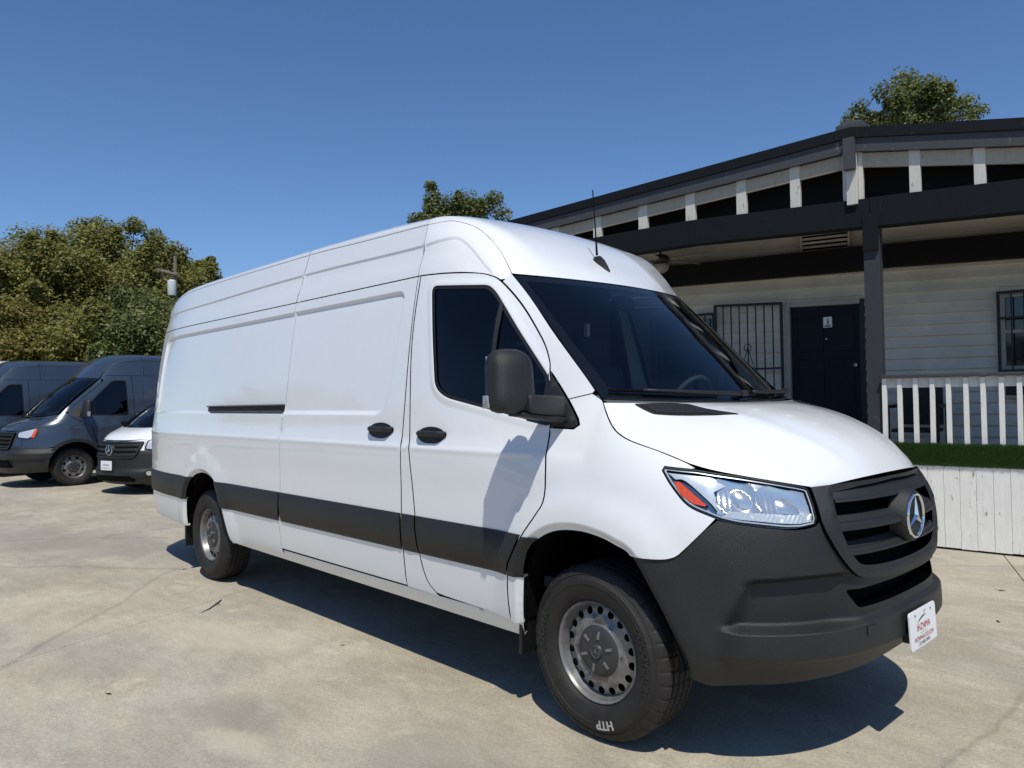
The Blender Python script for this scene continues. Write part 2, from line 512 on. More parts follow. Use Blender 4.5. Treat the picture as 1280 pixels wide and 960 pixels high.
def inset_poly(P, d):
    if d == 0: return P
    s = 1 if area2(P) > 0 else -1
    e1 = P-np.roll(P, 1, 0); e2 = np.roll(P, -1, 0)-P
    n1 = np.stack([-e1[:, 1], e1[:, 0]], -1)*s; n2 = np.stack([-e2[:, 1], e2[:, 0]], -1)*s
    n1 /= np.linalg.norm(n1, axis=1)[:, None]+1e-12; n2 /= np.linalg.norm(n2, axis=1)[:, None]+1e-12
    m = n1+n2; l = np.maximum(np.sum(m*m, 1), 0.6)
    return P+m*(2*d/l)[:, None]

def pip(P, Q):
    """points Q inside polygon P"""
    x, y = Q[:, 0][:, None], Q[:, 1][:, None]
    x1, y1 = P[:, 0][None], P[:, 1][None]; x2, y2 = np.roll(P[:, 0], -1)[None], np.roll(P[:, 1], -1)[None]
    c = ((y1 > y) != (y2 > y)) & (x < (x2-x1)*(y-y1)/(y2-y1+1e-30)+x1)
    return (c.sum(1) % 2) == 1

def seg_dist(P, Q, closed=True):
    A = P if closed else P[:-1]; B = np.roll(P, -1, 0) if closed else P[1:]
    d = np.full(len(Q), 1e9)
    AB = B-A; L2 = np.sum(AB*AB, 1)+1e-20
    for s in range(0, len(Q), 4000):
        q = Q[s:s+4000]
        t = np.clip(((q[:, None]-A[None])*AB[None]).sum(2)/L2[None], 0, 1)
        d[s:s+4000] = np.sqrt((((A[None]+t[..., None]*AB[None])-q[:, None])**2).sum(2)).min(1)
    return d

def surf_normals(fn, U, V, out):
    e = 8e-4
    du = fn(U+e, V)-fn(U-e, V); dv = fn(U, V+e)-fn(U, V-e)
    n = np.cross(du, dv); n /= np.linalg.norm(n, axis=1)[:, None]+1e-12
    p = fn(U, V)
    if callable(out): ref = out(p)
    else: ref = p-np.array(out, float)[None]
    s = np.sign(np.sum(n*ref, 1)); 
    if s.sum() < 0: n = -n
    return n

def offset_fn(fn, D, out):
    """surface fn displaced along its own normal by D(u,v)"""
    def g(U, V):
        return fn(U, V)+surf_normals(fn, U, V, out)*np.asarray(D(U, V))[:, None]
    return g

def patch(name, poly, fn, m, parent=None, step=0.05, feats=(), holes=(), rim=0.018, gap=0.0016, out=(0, 0, 1.2), mirror=0, nb=None):
    """trimmed patch of the surface fn(u,v) with folded-in edges; mirror 0 as is, 1 also mirrored in y, -1 only mirrored"""
    B = inset_poly(densify(poly, step), gap)
    Hs = [inset_poly(densify(h, step), -gap) for h in holes]
    lo, hi = B.min(0), B.max(0)
    gx = np.arange(lo[0]+step*0.5, hi[0], step); gy = np.arange(lo[1]+step*0.5, hi[1], step*0.87)
    G = np.array([(x+(step*0.5 if j % 2 else 0), y) for j, y in enumerate(gy) for x in gx]) if len(gx) and len(gy) else np.zeros((0, 2))
    if len(feats):
        FA_ = np.vstack([np.array(F, float) for F in feats if len(F)])
        cell = step*0.7
        occ = set(map(tuple, np.floor(FA_/cell).astype(int)))
        if len(G):
            gi_ = np.floor(G/cell).astype(int)
            G = G[[not any((a+i, b+j) in occ for i in (-1, 0, 1) for j in (-1, 0, 1)) for a, b in gi_]]
        # thin the feature rows where they crowd one another
        key = np.round(FA_/0.0025).astype(int)
        _, ui = np.unique(key, axis=0, return_index=True)
        G = np.vstack([G, FA_[np.sort(ui)]])
    if len(G):
        ok = pip(B, G)
        for h in Hs: ok &= ~pip(h, G)
        G = G[ok]
    if len(G):
        d = seg_dist(B, G)
        for h in Hs: d = np.minimum(d, seg_dist(h, G))
        G = G[d > step*0.3 if not len(feats) else d > min(step*0.3, 0.006)]
    loops = [B]+Hs
    V2 = np.vstack(loops+[G]) if len(G) else np.vstack(loops)
    edges = []; o = 0
    for Lp in loops:
        k = len(Lp); edges += [(o+i, o+(i+1) % k) for i in range(k)]; o += k
    vv, ee, ff, ov, oe, of = delaunay_2d_cdt([Vector(p) for p in V2], edges, [], 0, 1e-6)
    vv = np.array([tuple(v) for v in vv]); tri = np.array([f for f in ff if len(f) == 3])
    ctr = vv[tri].mean(1)
    ok = pip(B, ctr)
    for h in Hs: ok &= ~pip(h, ctr)
    tri = tri[ok]
    P = fn(vv[:, 0], vv[:, 1]); N = surf_normals(fn, vv[:, 0], vv[:, 1], out)
    if nb is not None: N = nb(vv[:, 0], vv[:, 1], P, N)
    # orient
    a, b, c = P[tri[:, 0]], P[tri[:, 1]], P[tri[:, 2]]
    fl = np.sum(np.cross(b-a, c-a)*N[tri[:, 0]], 1) < 0
    tri[fl] = tri[fl][:, ::-1]
    verts = list(P); norms = list(N); faces = [tuple(t) for t in tri]
    if rim > 0:
        for Lp in loops:
            k = len(Lp)
            p = fn(Lp[:, 0], Lp[:, 1]); n = surf_normals(fn, Lp[:, 0], Lp[:, 1], out)
            t = np.roll(p, -1, 0)-np.roll(p, 1, 0); t /= np.linalg.norm(t, axis=1)[:, None]+1e-12
            sd = np.cross(t, n)
            o = len(verts)
            verts += list(p); norms += list(sd)
            verts += list(p-n*rim); norms += list(sd)
            for i in range(k):
                j = (i+1) % k
                faces.append((o+i, o+j, o+k+j, o+k+i))
    verts = np.array(verts); norms = np.array(norms)
    res = []
    if mirror >= 0:
        res.append(obj(name, verts, faces, m, parent, normals=norms))
    if mirror != 0:
        mv = verts*np.array([1, -1, 1]); mn = norms*np.array([1, -1, 1])
        res.append(obj(name, mv, [tuple(reversed(f)) for f in faces], m, parent, normals=mn))
    return res if len(res) > 1 else res[0]

def rows(pl, offs, step=0.03):
    """sample rows of points parallel to an open polyline (for crisp relief)"""
    P = np.array(pl, float); out = []
    for i in range(len(P)-1):
        a, b = P[i], P[i+1]; L = np.linalg.norm(b-a)
        if L < 1e-6: continue
        n = np.array([-(b-a)[1], (b-a)[0]])/L
        for k in range(max(1, int(L/step))):
            p = a+(b-a)*(k+0.5)/max(1, int(L/step))
            for o in offs: out.append(p+n*o)
    return np.array(out) if out else np.zeros((0, 2))

def text_mesh(txt, size, extrude=0.0, bold=0.0):
    cu = bpy.data.curves.new('t', 'FONT')
    cu.body = txt; cu.size = size; cu.extrude = extrude; cu.offset = bold; cu.align_x = 'CENTER'; cu.align_y = 'CENTER'; cu.resolution_u = 3
    o = bpy.data.objects.new('t', cu); COL.objects.link(o)
    dg = bpy.context.evaluated_depsgraph_get(); dg.update()
    me = o.evaluated_get(dg).to_mesh()
    v = [tuple(q.co) for q in me.vertices]; f = [tuple(p.vertices) for p in me.polygons]
    o.evaluated_get(dg).to_mesh_clear()
    bpy.data.objects.remove(o); bpy.data.curves.remove(cu)
    return v, f

# ------------------------------------------------------------------ body envelope of a van
class Env:
    """x forward from the front axle, y left, z up. Side surface y=-half(x,z); nose outline is a superellipse in plan."""
    def __init__(s, side, front, nose, pw, xs=-1.35, rear=-5.9, taper=(-4.9, 0.10), corner=0.14):
        s.side = pchip(side); s.bz = pchip(front); s.fz = pchip(nose); s.nz = pchip(pw)
        s.xs = xs; s.rear = rear; s.taper = taper; s.corner = corner
    def half(s, x, z):
        b = s.side(z)
        w = np.clip((x-s.xs)/(-s.xs), 0, 1)
        b = b-(b-s.bz(z))*w*w
        t = np.clip((s.taper[0]-x)/(s.taper[0]-s.rear), 0, 1)
        b = b-s.taper[1]*t*t
        q = np.clip((s.rear+s.corner-x)/s.corner, 0, 0.999)
        return b-s.corner*0.75*(1-np.sqrt(1-q*q))
    def P(s, u, z):
        u = np.asarray(u, float); z = np.asarray(z, float)
        uc = np.clip(u, 0, PI)
        b = s.half(np.zeros_like(z), z); a = s.fz(z); n = s.nz(z)
        cs, sn = np.abs(np.cos(uc))+1e-9, np.sin(uc)+1e-9
        r = (np.power(cs/b, n)+np.power(sn/a, n))**(-1/n)
        x = r*sn; y = -r*np.cos(uc)
        neg = u < 0; far = u > PI
        x = np.where(neg, u, x); y = np.where(neg, -s.half(np.where(neg, u, 0), z), y)
        x = np.where(far, PI-u, x); y = np.where(far, s.half(np.where(far, PI-u, 0), z), y)
        return np.stack([x, y, z], -1)

SIDE_OUT = lambda p: np.stack([np.maximum(p[:, 0], 0)*1.2, p[:, 1], 0*p[:, 2]], -1)
UP_OUT = lambda p: np.stack([0*p[:, 0], 0*p[:, 1], 1+0*p[:, 2]], -1)
FWD_OUT = lambda p: np.stack([1+0*p[:, 0], 0*p[:, 1], 0.5+0*p[:, 2]], -1)

def cross_fn(E, C, pw=2.2, kz=1.0, kx=1.0):
    """patch between right edge curve E(w), its mirror and centre curve C(w); t in -1..1 (right is -1)"""
    def f(T, W):
        e = E(W); c = C(W)
        a = 1-np.abs(T)**pw
        x = e[:, 0]+(c[:, 0]-e[:, 0])*a**kx
        z = e[:, 2]+(c[:, 2]-e[:, 2])*a**kz
        y = np.abs(e[:, 1])*T
        return np.stack([x, y, z], -1)
    return f

# ------------------------------------------------------------------ wheels
def make_wheel(parent, x, yc, r=0.385, sgn=-1, name='wheel', n_hole=18, cap_star=True, text=None, wid=0.122, low=False, rr=0.222, silver='steel'):
    """sgn -1: right side of the vehicle. Disc plane along y; yc = flange plane distance from centre line"""
    S = lambda v: [(q[0]+x, sgn*(yc+q[1]), q[2]+r) for q in v]
    k = rr/0.222
    # pressed disc with round holes: radius -> depth profile (outward +)
    dep = pchip([(0.0, -0.022), (0.105*k, -0.022), (0.118*k, -0.030), (0.130*k, -0.020), (0.148*k, -0.022), (0.157*k, -0.036), (0.196*k, -0.046), (0.203*k, -0.062)])
    n = 40 if low else 72
    ring = [(0.112*k*math.cos(2*PI*i/n), 0.112*k*math.sin(2*PI*i/n)) for i in range(n)]
    outr = [(0.203*k*math.cos(2*PI*i/n), 0.203*k*math.sin(2*PI*i/n)) for i in range(n)]
    hs = []
    if n_hole:
        hr = (0.0178 if n_hole > 12 else 0.026)*k
        for h in range(n_hole):
            a = 2*PI*(h+0.5)/n_hole
            hs.append([(0.1765*k*math.cos(a)+hr*math.cos(2*PI*i/12), 0.1765*k*math.sin(a)+hr*math.sin(2*PI*i/12)) for i in range(12)])
    fn = lambda U, V: np.stack([x+U, sgn*(yc+dep(np.hypot(U, V))), r+V], -1)
    OUT = lambda p: np.stack([0*p[:, 0], sgn+0*p[:, 1], 0*p[:, 2]], -1)
    rim = patch(name, outr, fn, M[silver], parent, step=0.03, holes=hs+[ring], rim=0.006, gap=0, out=OUT)
    prof = [(0.2*k, -0.20), (0.196*k, -0.10), (0.197*k, -0.055), (0.203*k, -0.045), (0.208*k, -0.020), (0.212*k, -0.006), (0.219*k, 0.0), (0.2245*k, -0.004), (0.226*k, -0.014), (0.218*k, -0.03)]
    mb = MB().lathe(prof, 40 if low else 80)
    mb.v = S(mb.v)
    mb.build('rim_flange', M[silver], rim, smooth=True, angle=50)
    mb = MB().lathe([(0.001, -0.13), (0.2*k, -0.13)], 32); mb.v = S(mb.v); mb.build('brake_drum', M['black'], rim)
    cp = MB().lathe([(0.001, -0.004), (0.030, -0.004), (0.034, -0.012), (0.075*k, -0.010), (0.098*k, -0.014), (0.112*k, -0.024), (0.113*k, -0.034)], 48); cp.v = S(cp.v)
    cap = cp.build('hub_cap', M['cap'], rim, smooth=True, angle=40)
    lg = MB()
    for i in range(6):
        a = 2*PI*(i+0.3)/6
        lg.box((0.074*k*math.cos(a), -0.0085, 0.074*k*math.sin(a)), (0.034, 0.006, 0.012), Matrix.Rotation(-a, 3, 'Y'))
    lg.v = S(lg.v); lg.build('bolt_slot', M[silver], cap)
    if cap_star:
        st = MB()
        for i in range(3):
            a = PI/2+2*PI*i/3
            t = (0.025*math.cos(a), 0, 0.025*math.sin(a)); l = (0.006*math.cos(a+1.0), 0, 0.006*math.sin(a+1.0)); q = (0.006*math.cos(a-1.0), 0, 0.006*math.sin(a-1.0))
            st.add([(t[0], -0.003, t[2]), (l[0], -0.003, l[2]), (q[0], -0.003, q[2]), (0, 0.0, 0)], [(0, 1, 3), (0, 3, 2)])
        rg = [(0.0255+0.002*math.cos(2*PI*i/8), -0.003+0.002*math.sin(2*PI*i/8)) for i in range(9)]
        st.lathe(rg, 28)
        st.v = S(st.v); st.build('cap_emblem', M['cap_light'], cap)
    # tyre
    w = wid; q = r/0.385
    prof = [(rr*0.985, -0.03), (rr+0.006, -0.002), (rr+0.02, 0.012), (rr+0.045, 0.022), (rr+0.075, 0.026), (rr+0.078, 0.0285), (rr+0.098, 0.027), (rr+0.101, 0.024), (r-0.045, 0.014), (r-0.043, 0.0165), (r-0.03, 0.010), (r-0.012, -0.004), (r-0.003, -0.020)]
    grooves = [-0.045, -0.085, -0.125, -0.165]
    for g in grooves: prof += [(r-0.001, g+0.006), (r-0.010, g+0.004), (r-0.010, g-0.004), (r-0.001, g-0.006)]
    prof += [(r-0.003, -0.195), (r-0.012, -0.207), (r-0.04, -0.22), (rr+0.04, -0.235), (rr, -0.20)]
    nn = 48 if low else 320
    t = MB().lathe(prof, nn)
    if not low:
        vv = []
        for i, (pr, al) in enumerate(prof):
            for kk in range(nn):
                v = t.v[i*nn+kk]
                if (i in (10, 11, 12) or (12 < i < len(prof)-5)) and kk % 8 == 0:
                    sc = (pr-(0.0045 if i <= 12 else 0.005))/pr
                    v = (v[0]*sc, v[1], v[2]*sc)
                vv.append(v)
        t.v = vv
    # flat contact patch
    t.v = [(v[0], v[1], max(v[2], -r+0.002)) for v in t.v]
    t.v = S(t.v)
    ty = t.build('tyre', M['rubber'], rim, smooth=True, angle=28)
    if text:
        for word, ang, size, rad, mm, ex in text:
            v, f = text_mesh(word, size, 0.0012, 0.0011)
            nv = []
            for px, py, pz in v:
                rdist = rad+py
                a = ang-px/rad          # clockwise as seen from the kerb
                nv.append((rdist*math.cos(a), 0.0285+pz, rdist*math.sin(a)))
            o = MB().add([(p[0], p[1], p[2]) for p in nv], f)
            o.v = S(o.v)
            o.build('sidewall_lettering', M[mm], ty)
    return rim

def star_emblem(parent, c, rad, tilt=0.0, name='star_emblem', m='chrome', ring=True):
    """three-pointed star in a ring facing +x at c"""
    mb = MB()
    for i in range(3):
        a = PI/2+2*PI*i/3
        def pt(r, ang, d): return (d, r*math.cos(ang), r*math.sin(ang))
        mb.add([pt(rad*0.97, a, 0.002), pt(rad*0.17, a+PI/3, 0.002), pt(rad*0.17, a-PI/3, 0.002), (rad*0.16, 0, 0)], [(0, 1, 3), (0, 3, 2)])
    if ring:
        w = rad*0.075
        mb.lathe([(rad+w*math.cos(2*PI*i/10), w*math.sin(2*PI*i/10)) for i in range(11)], 48, axis='x')
    rot = Matrix.Rotation(tilt, 3, 'Y')
    mb.v = [tuple(Vector(c)+rot @ Vector(v)) for v in mb.v]
    return mb.build(name, M[m], parent, smooth=True, angle=25)

# ------------------------------------------------------------------ building
BA = R(6.3)
BD = Vector((math.cos(BA), math.sin(BA), 0)); BN = Vector((math.sin(BA), -math.cos(BA), 0)); BO = Vector((0, 4.56, 0))
def W(s, z, off=0.0):
    """along the facade, height, distance in front of the skirt plane"""
    return BO + BD*s + BN*off + Vector((0, 0, z))
def slab(mb, s0, s1, z0, z1, o0, o1):
    """box between two facade positions; z0/z1 may be pairs (left, right)"""
    if not hasattr(z0, '__len__'): z0 = (z0, z0)
    if not hasattr(z1, '__len__'): z1 = (z1, z1)
    return mb.hexa([W(s0, z0[0], o1), W(s1, z0[1], o1), W(s1, z0[1], o0), W(s0, z0[0], o0), W(s0, z1[0], o1), W(s1, z1[1], o1), W(s1, z1[1], o0), W(s0, z1[0], o0)])
def bb(name, s0, s1, z0, z1, o0, o1, m, parent, bevel=0.0):
    return slab(MB(), s0, s1, z0, z1, o0, o1).build(name, m, parent, bevel=bevel)

lot = obj('ground', [(-400, -400, -0.03), (400, -400, -0.03), (400, 400, -0.03), (-400, 400, -0.03)], [(0, 1, 2, 3)], M['earth'])
tag(lot, kind='structure')
# concrete slabs, joints run along jd
jd = Vector((-0.36, 0.933, 0)); jn = Vector((0.933, 0.36, 0))
nb = [-40, -32, -24, -16.6, -10.25, -3.82, 1.83, 7.5, 14, 22, 32]
jb = [-40, -20, -8.0, 14.0, 30]
for i in range(len(nb)-1):
    for k in range(len(jb)-1):
        a, b = nb[i]+0.0035, nb[i+1]-0.0035; c, d = jb[k]+0.0035, jb[k+1]-0.0035
        p = [jn*a+jd*c, jn*b+jd*c, jn*b+jd*d, jn*a+jd*d]
        q = MB().hexa([v+Vector((0, 0, -0.026)) for v in p]+[v for v in p]).build('concrete_slab', M['concrete'], lot, bevel=0.004)

house = thing('house', 'cream sided office house with dark gabled porch roof behind the large white van', 'building', W(-1.5, 0, -2))
inv = Matrix.Translation(-house.location)
def hp(o):       # keep world coordinates under the house root
    o.matrix_parent_inverse = inv
    return o
class _HB:
    pass
def hb(name, s0, s1, z0, z1, o0, o1, m, bevel=0.0, parent=None):
    o = slab(MB(), s0, s1, z0, z1, o0, o1).build(name, m, parent or house, bevel=bevel)
    if parent is None: hp(o)
    return o
WO = -1.8                                     # wall face behind the skirt plane
# wall core and siding boards (each board is its own piece, tilted clapboard)
core = hb('wall', -9.0, 6.0, 0.0, 4.0, WO-0.16, WO-0.04, M['siding'])
zc = 0.70; ci = 0
def zrow(z, s): return z-(z-1.5)*0.030*(s+1.2)
DOOR = (-2.44, -1.47, 2.72); WIN = (-0.01, 0.93, 1.73, 2.60)
while zc < 3.95:
    step = 0.135
    segs = [(-9.0, 6.0)]
    if zc < DOOR[2]: segs = [(-9.0, DOOR[0]), (DOOR[1], 6.0)]
    out = []
    for a, b in segs:
        if a < WIN[0] < b and zc+step > WIN[2]-0.02 and zc < WIN[3]+0.02: out += [(a, WIN[0]), (WIN[1], b)]
        elif a < -3.5 and b > -4.5 and 1.75 < zc < 2.62: out += [(a, -4.45), (-3.42, b)]
        else: out.append((a, b))
    for a, b in out:
        z0a, z0b, z1a, z1b = zrow(zc, a), zrow(zc, b), zrow(zc+step+0.012, a), zrow(zc+step+0.012, b)
        mb = MB().hexa([W(a, z0a, WO+0.006), W(b, z0b, WO+0.006), W(b, z0b, WO-0.039), W(a, z0a, WO-0.039), W(a, z1a, WO-0.030), W(b, z1b, WO-0.030), W(b, z1b, WO-0.04), W(a, z1a, WO-0.04)])
        mb.build('siding_board', M['siding'], core)
    zc += step
# porch deck, dark ceiling, roof
hb('porch_deck', -9.0, 6.0, 0.56, 0.66, WO-0.05, -0.03, M['deck'])
AP = (-1.03, 4.235)                            # gable apex (outer top of the dark drip edge)
EL = (-8.2, 3.93); ER = (6.0, 2.92)
def roof_z(s): return AP[1]+(s-AP[0])*((AP[1]-EL[1])/(AP[0]-EL[0])) if s < AP[0] else AP[1]+(s-AP[0])*((ER[1]-AP[1])/(ER[0]-AP[0]))
def roofbar(name, z_hi, z_lo, o0, o1, m, parts=1, parent=None):
    r = []
    for (s0, s1) in ((EL[0], AP[0]), (AP[0], ER[0])):
        k0, k1 = roof_z(s0), roof_z(s1)
        r.append(hb(name, s0, s1, (k0+z_lo, k1+z_lo), (k0+z_hi, k1+z_hi), o0, o1, m, parent=parent))
    return r
roofbar('roof', 0.0, -0.06, -9.0, 0.05, M['shingle'])
roofbar('drip_edge', 0.012, -0.095, 0.052, 0.085, M['navy'])
roofbar('fascia_board', -0.098, -0.235, 0.018, 0.060, M['greytrim'])
roofbar('frieze_board', -0.238, -0.385, -0.035, 0.000, M['tan'])
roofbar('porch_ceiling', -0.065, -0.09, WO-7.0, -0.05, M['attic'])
hb('ridge_block', -1.165, -0.90, 4.22, 4.285, -0.10, 0.075, M['greytrim'])
pb = MB(); 
pb.hexa([W(-1.165, 4.286, 0.07), W(-0.90, 4.286, 0.07), W(-0.90, 4.286, -0.1), W(-1.165, 4.286, -0.1), W(-1.05, 4.33, 0.06), W(-1.01, 4.33, 0.06), W(-1.01, 4.33, -0.1), W(-1.05, 4.33, -0.1)])
hp(pb.build('ridge_cap', M['greytrim'], house))
hb('ridge_beam_end', -1.083, -0.975, 3.80, 4.125, 0.062, 0.14, M['greytrim'], 0.004)
# studs of the open gable
def beam_top(s): return 3.498-(s+0.9)*0.052 if s > -2.9 else 3.602-(s+2.9)*0.0
def beam_bot(s): return beam_top(s)-0.288+(0.0 if s > -0.9 else 0.0)
studs = [(-6.6, 0.12), (-5.7, 0.12), (-4.90, 0.125), (-4.21, 0.125), (-3.525, 0.125), (-2.875, 0.12), (-2.238, 0.115), (-1.627, 0.105), (-0.45, 0.100), (0.10, 0.096), (0.66, 0.096), (1.2, 0.096), (1.75, 0.096)]
for s, w in studs:
    hb('gable_stud', s-w/2, s+w/2, beam_top(s)-0.05, (roof_z(s-w/2)-0.22, roof_z(s+w/2)-0.22), -0.05, 0.004 if s > -3 else 0.003, M['stud'], 0.003)
hb('gable_stud', -1.128, -1.080, beam_top(-1.1)-0.05, 4.0, -0.045, 0.006, M['stud'], 0.003)
hb('gable_stud', -0.974, -0.930, beam_top(-0.95)-0.05, 4.0, -0.045, 0.006, M['stud'], 0.003)
hb('king_post', -1.078, -0.977, beam_top(-1.0)-0.05, 4.0, -0.01, 0.055, M['stud'], 0.003)
# black sheets added behind the studs, standing in for the shade inside the gable
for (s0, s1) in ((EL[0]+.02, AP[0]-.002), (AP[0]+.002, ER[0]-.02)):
    hb('gable_shade_sheet', s0, s1, (beam_bot(s0)+.12, beam_bot(s1)+.12), (roof_z(s0)-.1, roof_z(s1)-.1), -.36, -.33, M['attic'])
# front beam, two lengths meeting over the post
hb('porch_beam', -8.2, -2.9, (3.315, 3.314), (3.602, 3.602), -0.16, 0.02, M['navy'], 0.004)
hb('porch_beam', -2.9, -0.871, (beam_bot(-2.9), beam_bot(-0.871)), (beam_top(-2.9), beam_top(-0.871)), -0.16, 0.02, M['navy'], 0.004)
hb('porch_beam', -0.866, 6.0, (beam_bot(-0.866)-0.005, beam_bot(6)), (beam_top(-0.866)+0.004, beam_top(6)), -0.16, 0.022, M['navy'], 0.004)
# the slats behind the beam line: inner dark tie beam in front of the wall
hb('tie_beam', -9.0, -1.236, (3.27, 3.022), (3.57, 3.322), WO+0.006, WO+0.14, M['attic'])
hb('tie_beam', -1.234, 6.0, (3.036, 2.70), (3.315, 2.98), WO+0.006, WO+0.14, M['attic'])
# gable vent
vent = hb('gable_vent', -2.185, -1.595, (3.345, 3.325), (3.625, 3.595), WO+0.006, WO+0.02, M['attic'])
for i in range(5):
    z = 3.352+i*0.055
    slab(MB(), -2.17, -1.61, (z, z-0.02), (z+0.026, z+0.006), WO+0.021, WO+0.045).build('slat', M['siding'], vent)
for s0 in (-2.20, -1.605):
    slab(MB(), s0, s0+0.022, 3.33, 3.62, WO+0.021, WO+0.05).build('vent_frame', M['siding'], vent)
# posts
post_bot = 0.66
hb('porch_post', -0.946, -0.795, post_bot, beam_bot(-0.9)+0.005, -0.13, -0.01, M['post'], 0.005)
hb('post_top_shade', -0.943, -0.798, 2.96, beam_bot(-0.9)+0.12, -0.135, 0.030, M['navy'], 0.004)  # dark block puts the beam's shade on the post top as colour
hb('porch_post', -5.2, -5.05, post_bot, 3.312, -0.13, -0.01, M['post'], 0.005)
hb('porch_post', 2.9, 3.05, post_bot, 3.1, -0.13, -0.01, M['post'], 0.005)
# roof side eave support walls (the sides of the house)
hb('side_wall', -9.0, -8.9, 0.0, 3.9, WO-7.0, WO-0.17, M['siding'])
hb('side_wall', 5.9, 6.0, 0.0, 2.9, WO-7.0, WO-0.17, M['siding'])

# door with notice
dr = hb('front_door', DOOR[0]+0.075, DOOR[1]-0.03, 0.68, (2.655, 2.625), WO-0.036, WO-0.012, M['door'], 0.003)
for r0, r1 in ((0.80, 1.25), (1.35, 1.95), (2.05, 2.5)):
    for c0, c1 in ((-2.28, -1.95), (-1.88, -1.57)):
        slab(MB(), c0, c1, r0, r1, WO-0.0125, WO-0.004).build('door_panel', M['door'], dr, bevel=0.006)
lock = MB().lathe([(0.001, 0.02), (0.022, 0.018), (0.024, 0.0), (0.024, -0.02)], 16); lock.v = [tuple(W(-1.56, 1.86, WO+0.01)+Vector(v)) for v in lock.v]
lock.build('door_knob', M['chrome'], dr, smooth=True)
lk = MB().lathe([(0.001, 0.0), (0.01, -0.002), (0.012, -0.01)], 10); lk.v = [tuple(W(-1.91, 2.21, WO-0.005)+Vector(v)) for v in lk.v]; lk.build('peephole', M['chrome'], dr)
hb('door_frame', DOOR[0], DOOR[0]+0.068, 0.66, (2.72, 2.718), WO-0.03, WO+0.03, M['jamb'], 0.003)
hb('door_frame', DOOR[0]+0.07, DOOR[1]-0.02, (2.66, 2.632), (2.72, 2.69), WO-0.03, WO+0.03, M['jamb'], 0.003)
hb('door_frame', DOOR[1]-0.028, DOOR[1]+0.03, 0.66, 2.69, WO-0.03, WO+0.028, M['iron'], 0.003)
sign = tag(slab(MB(), -1.945, -1.836, 2.358, 2.494, WO-0.003, WO+0.002).build('notice', M['plate']), 'small white notice stuck on the dark navy porch door', 'notice')
fg = MB()
slab(fg, -1.93, -1.851, 2.366, 2.384, WO+0.0025, WO+0.0035)
fg.lathe([(0.001, -0.001), (0.010, 0.0)], 10, c=tuple(W(-1.886, 2.466, WO+0.004)))
slab(fg, -1.896, -1.876, 2.41, 2.45, WO+0.0025, WO+0.0035)
slab(fg, -1.91, -1.862, 2.395, 2.404, WO+0.0025, WO+0.0035)
fg.build('notice_print', M['print_dark'], sign)
# security door of bars folded open against the wall
gate = thing('security_gate', 'black iron bar security gate swung open against the siding left of the door', 'gate', W(-2.9, 0.7, WO+0.1))
ginv = Matrix.Translation(-gate.location)
def gp(o): o.matrix_parent_inverse = ginv; return o
gf = MB()
for s in (-3.39, -2.455): slab(gf, s-0.016, s+0.016, 0.72, 2.78-(s+3.39)*0.05, WO+0.08, WO+0.11)
slab(gf, -3.374, -2.471, (2.75, 2.70), (2.78, 2.735), WO+0.081, WO+0.109)
slab(gf, -3.374, -2.471, 1.845, 1.87, WO+0.081, WO+0.109)
slab(gf, -3.374, -2.471, 0.73, 0.76, WO+0.081, WO+0.109)
gp(gf.build('gate_frame', M['iron'], gate))
for i in range(1, 8):
    s = -3.39+0.117*i
    gp(slab(MB(), s-0.007, s+0.007, 0.755, 2.752-i*0.006, WO+0.088, WO+0.102).build('bar', M['iron'], gate))
sc = MB()
for sg in (-1, 1):
    pts = [W(-2.92+sg*(0.012+0.075*t), 1.875+0.30*t, WO+0.112) for t in np.linspace(1, 0, 6)]
    sc.tube([W(-2.92+sg*(0.05*math.sin(a)+0.0), 2.20+0.05*math.cos(a)-0.05, WO+0.112) for a in np.linspace(0.3, 5.2, 14)], 0.006, 6)
    sc.tube([W(-2.92+sg*0.085, 1.87, WO+0.112), W(-2.92+sg*0.04, 2.02, WO+0.112), W(-2.92, 2.16, WO+0.112)], 0.006, 6)
gp(sc.build('scroll', M['iron'], gate))
# windows with burglar bars
def barred_window(s0, s1, z0, z1, label):
    w = thing('barred_window', label, 'window', W((s0+s1)/2, z0, WO))
    wi = Matrix.Translation(-w.location)
    def wp(o): o.matrix_parent_inverse = wi; return o
    fr = MB()
    for a, b, c, d in ((s0, s0+0.05, z0, z1), (s1-0.05, s1, z0, z1), (s0+0.05, s1-0.05, z0, z0+0.05), (s0+0.05, s1-0.05, z1-0.05, z1), (s0+0.05, s1-0.05, (z0+z1)/2-0.02, (z0+z1)/2+0.02)):
        slab(fr, a, b, c, d, WO-0.035, WO+0.012)
    f = wp(fr.build('frame', M['jamb'], w))
    wp(slab(MB(), s0+0.05, s1-0.05, z0+0.05, z1-0.05, WO-0.036, WO-0.025).build('pane', M['pane'], w))
    bf = MB()
    for a, b, c, d in ((s0-0.02, s0+0.01, z0-0.02, z1+0.02), (s1-0.01, s1+0.02, z0-0.02, z1+0.02), (s0+0.01, s1-0.01, z0-0.02, z0+0.01), (s0+0.01, s1-0.01, z1-0.01, z1+0.02), (s0+0.01, s1-0.01, (z0+z1)/2+0.14, (z0+z1)/2+0.165)):
        slab(bf, a, b, c, d, WO+0.05, WO+0.075)
    wp(bf.build('bar_frame', M['iron'], w))
    n = int((s1-s0)/0.115)
    for i in range(1, n):
        s = s0+(s1-s0)*i/n
        wp(slab(MB(), s-0.007, s+0.007, z0+0.011, z1-0.011, WO+0.056, WO+0.07).build('bar', M['iron'], w))
    return w
barred_window(WIN[0], WIN[1], WIN[2], WIN[3], 'window with black burglar bars right of the porch post')
barred_window(-4.43, -3.44, 1.78, 2.66, 'dark barred window left of the security gate, mostly hidden behind the van')
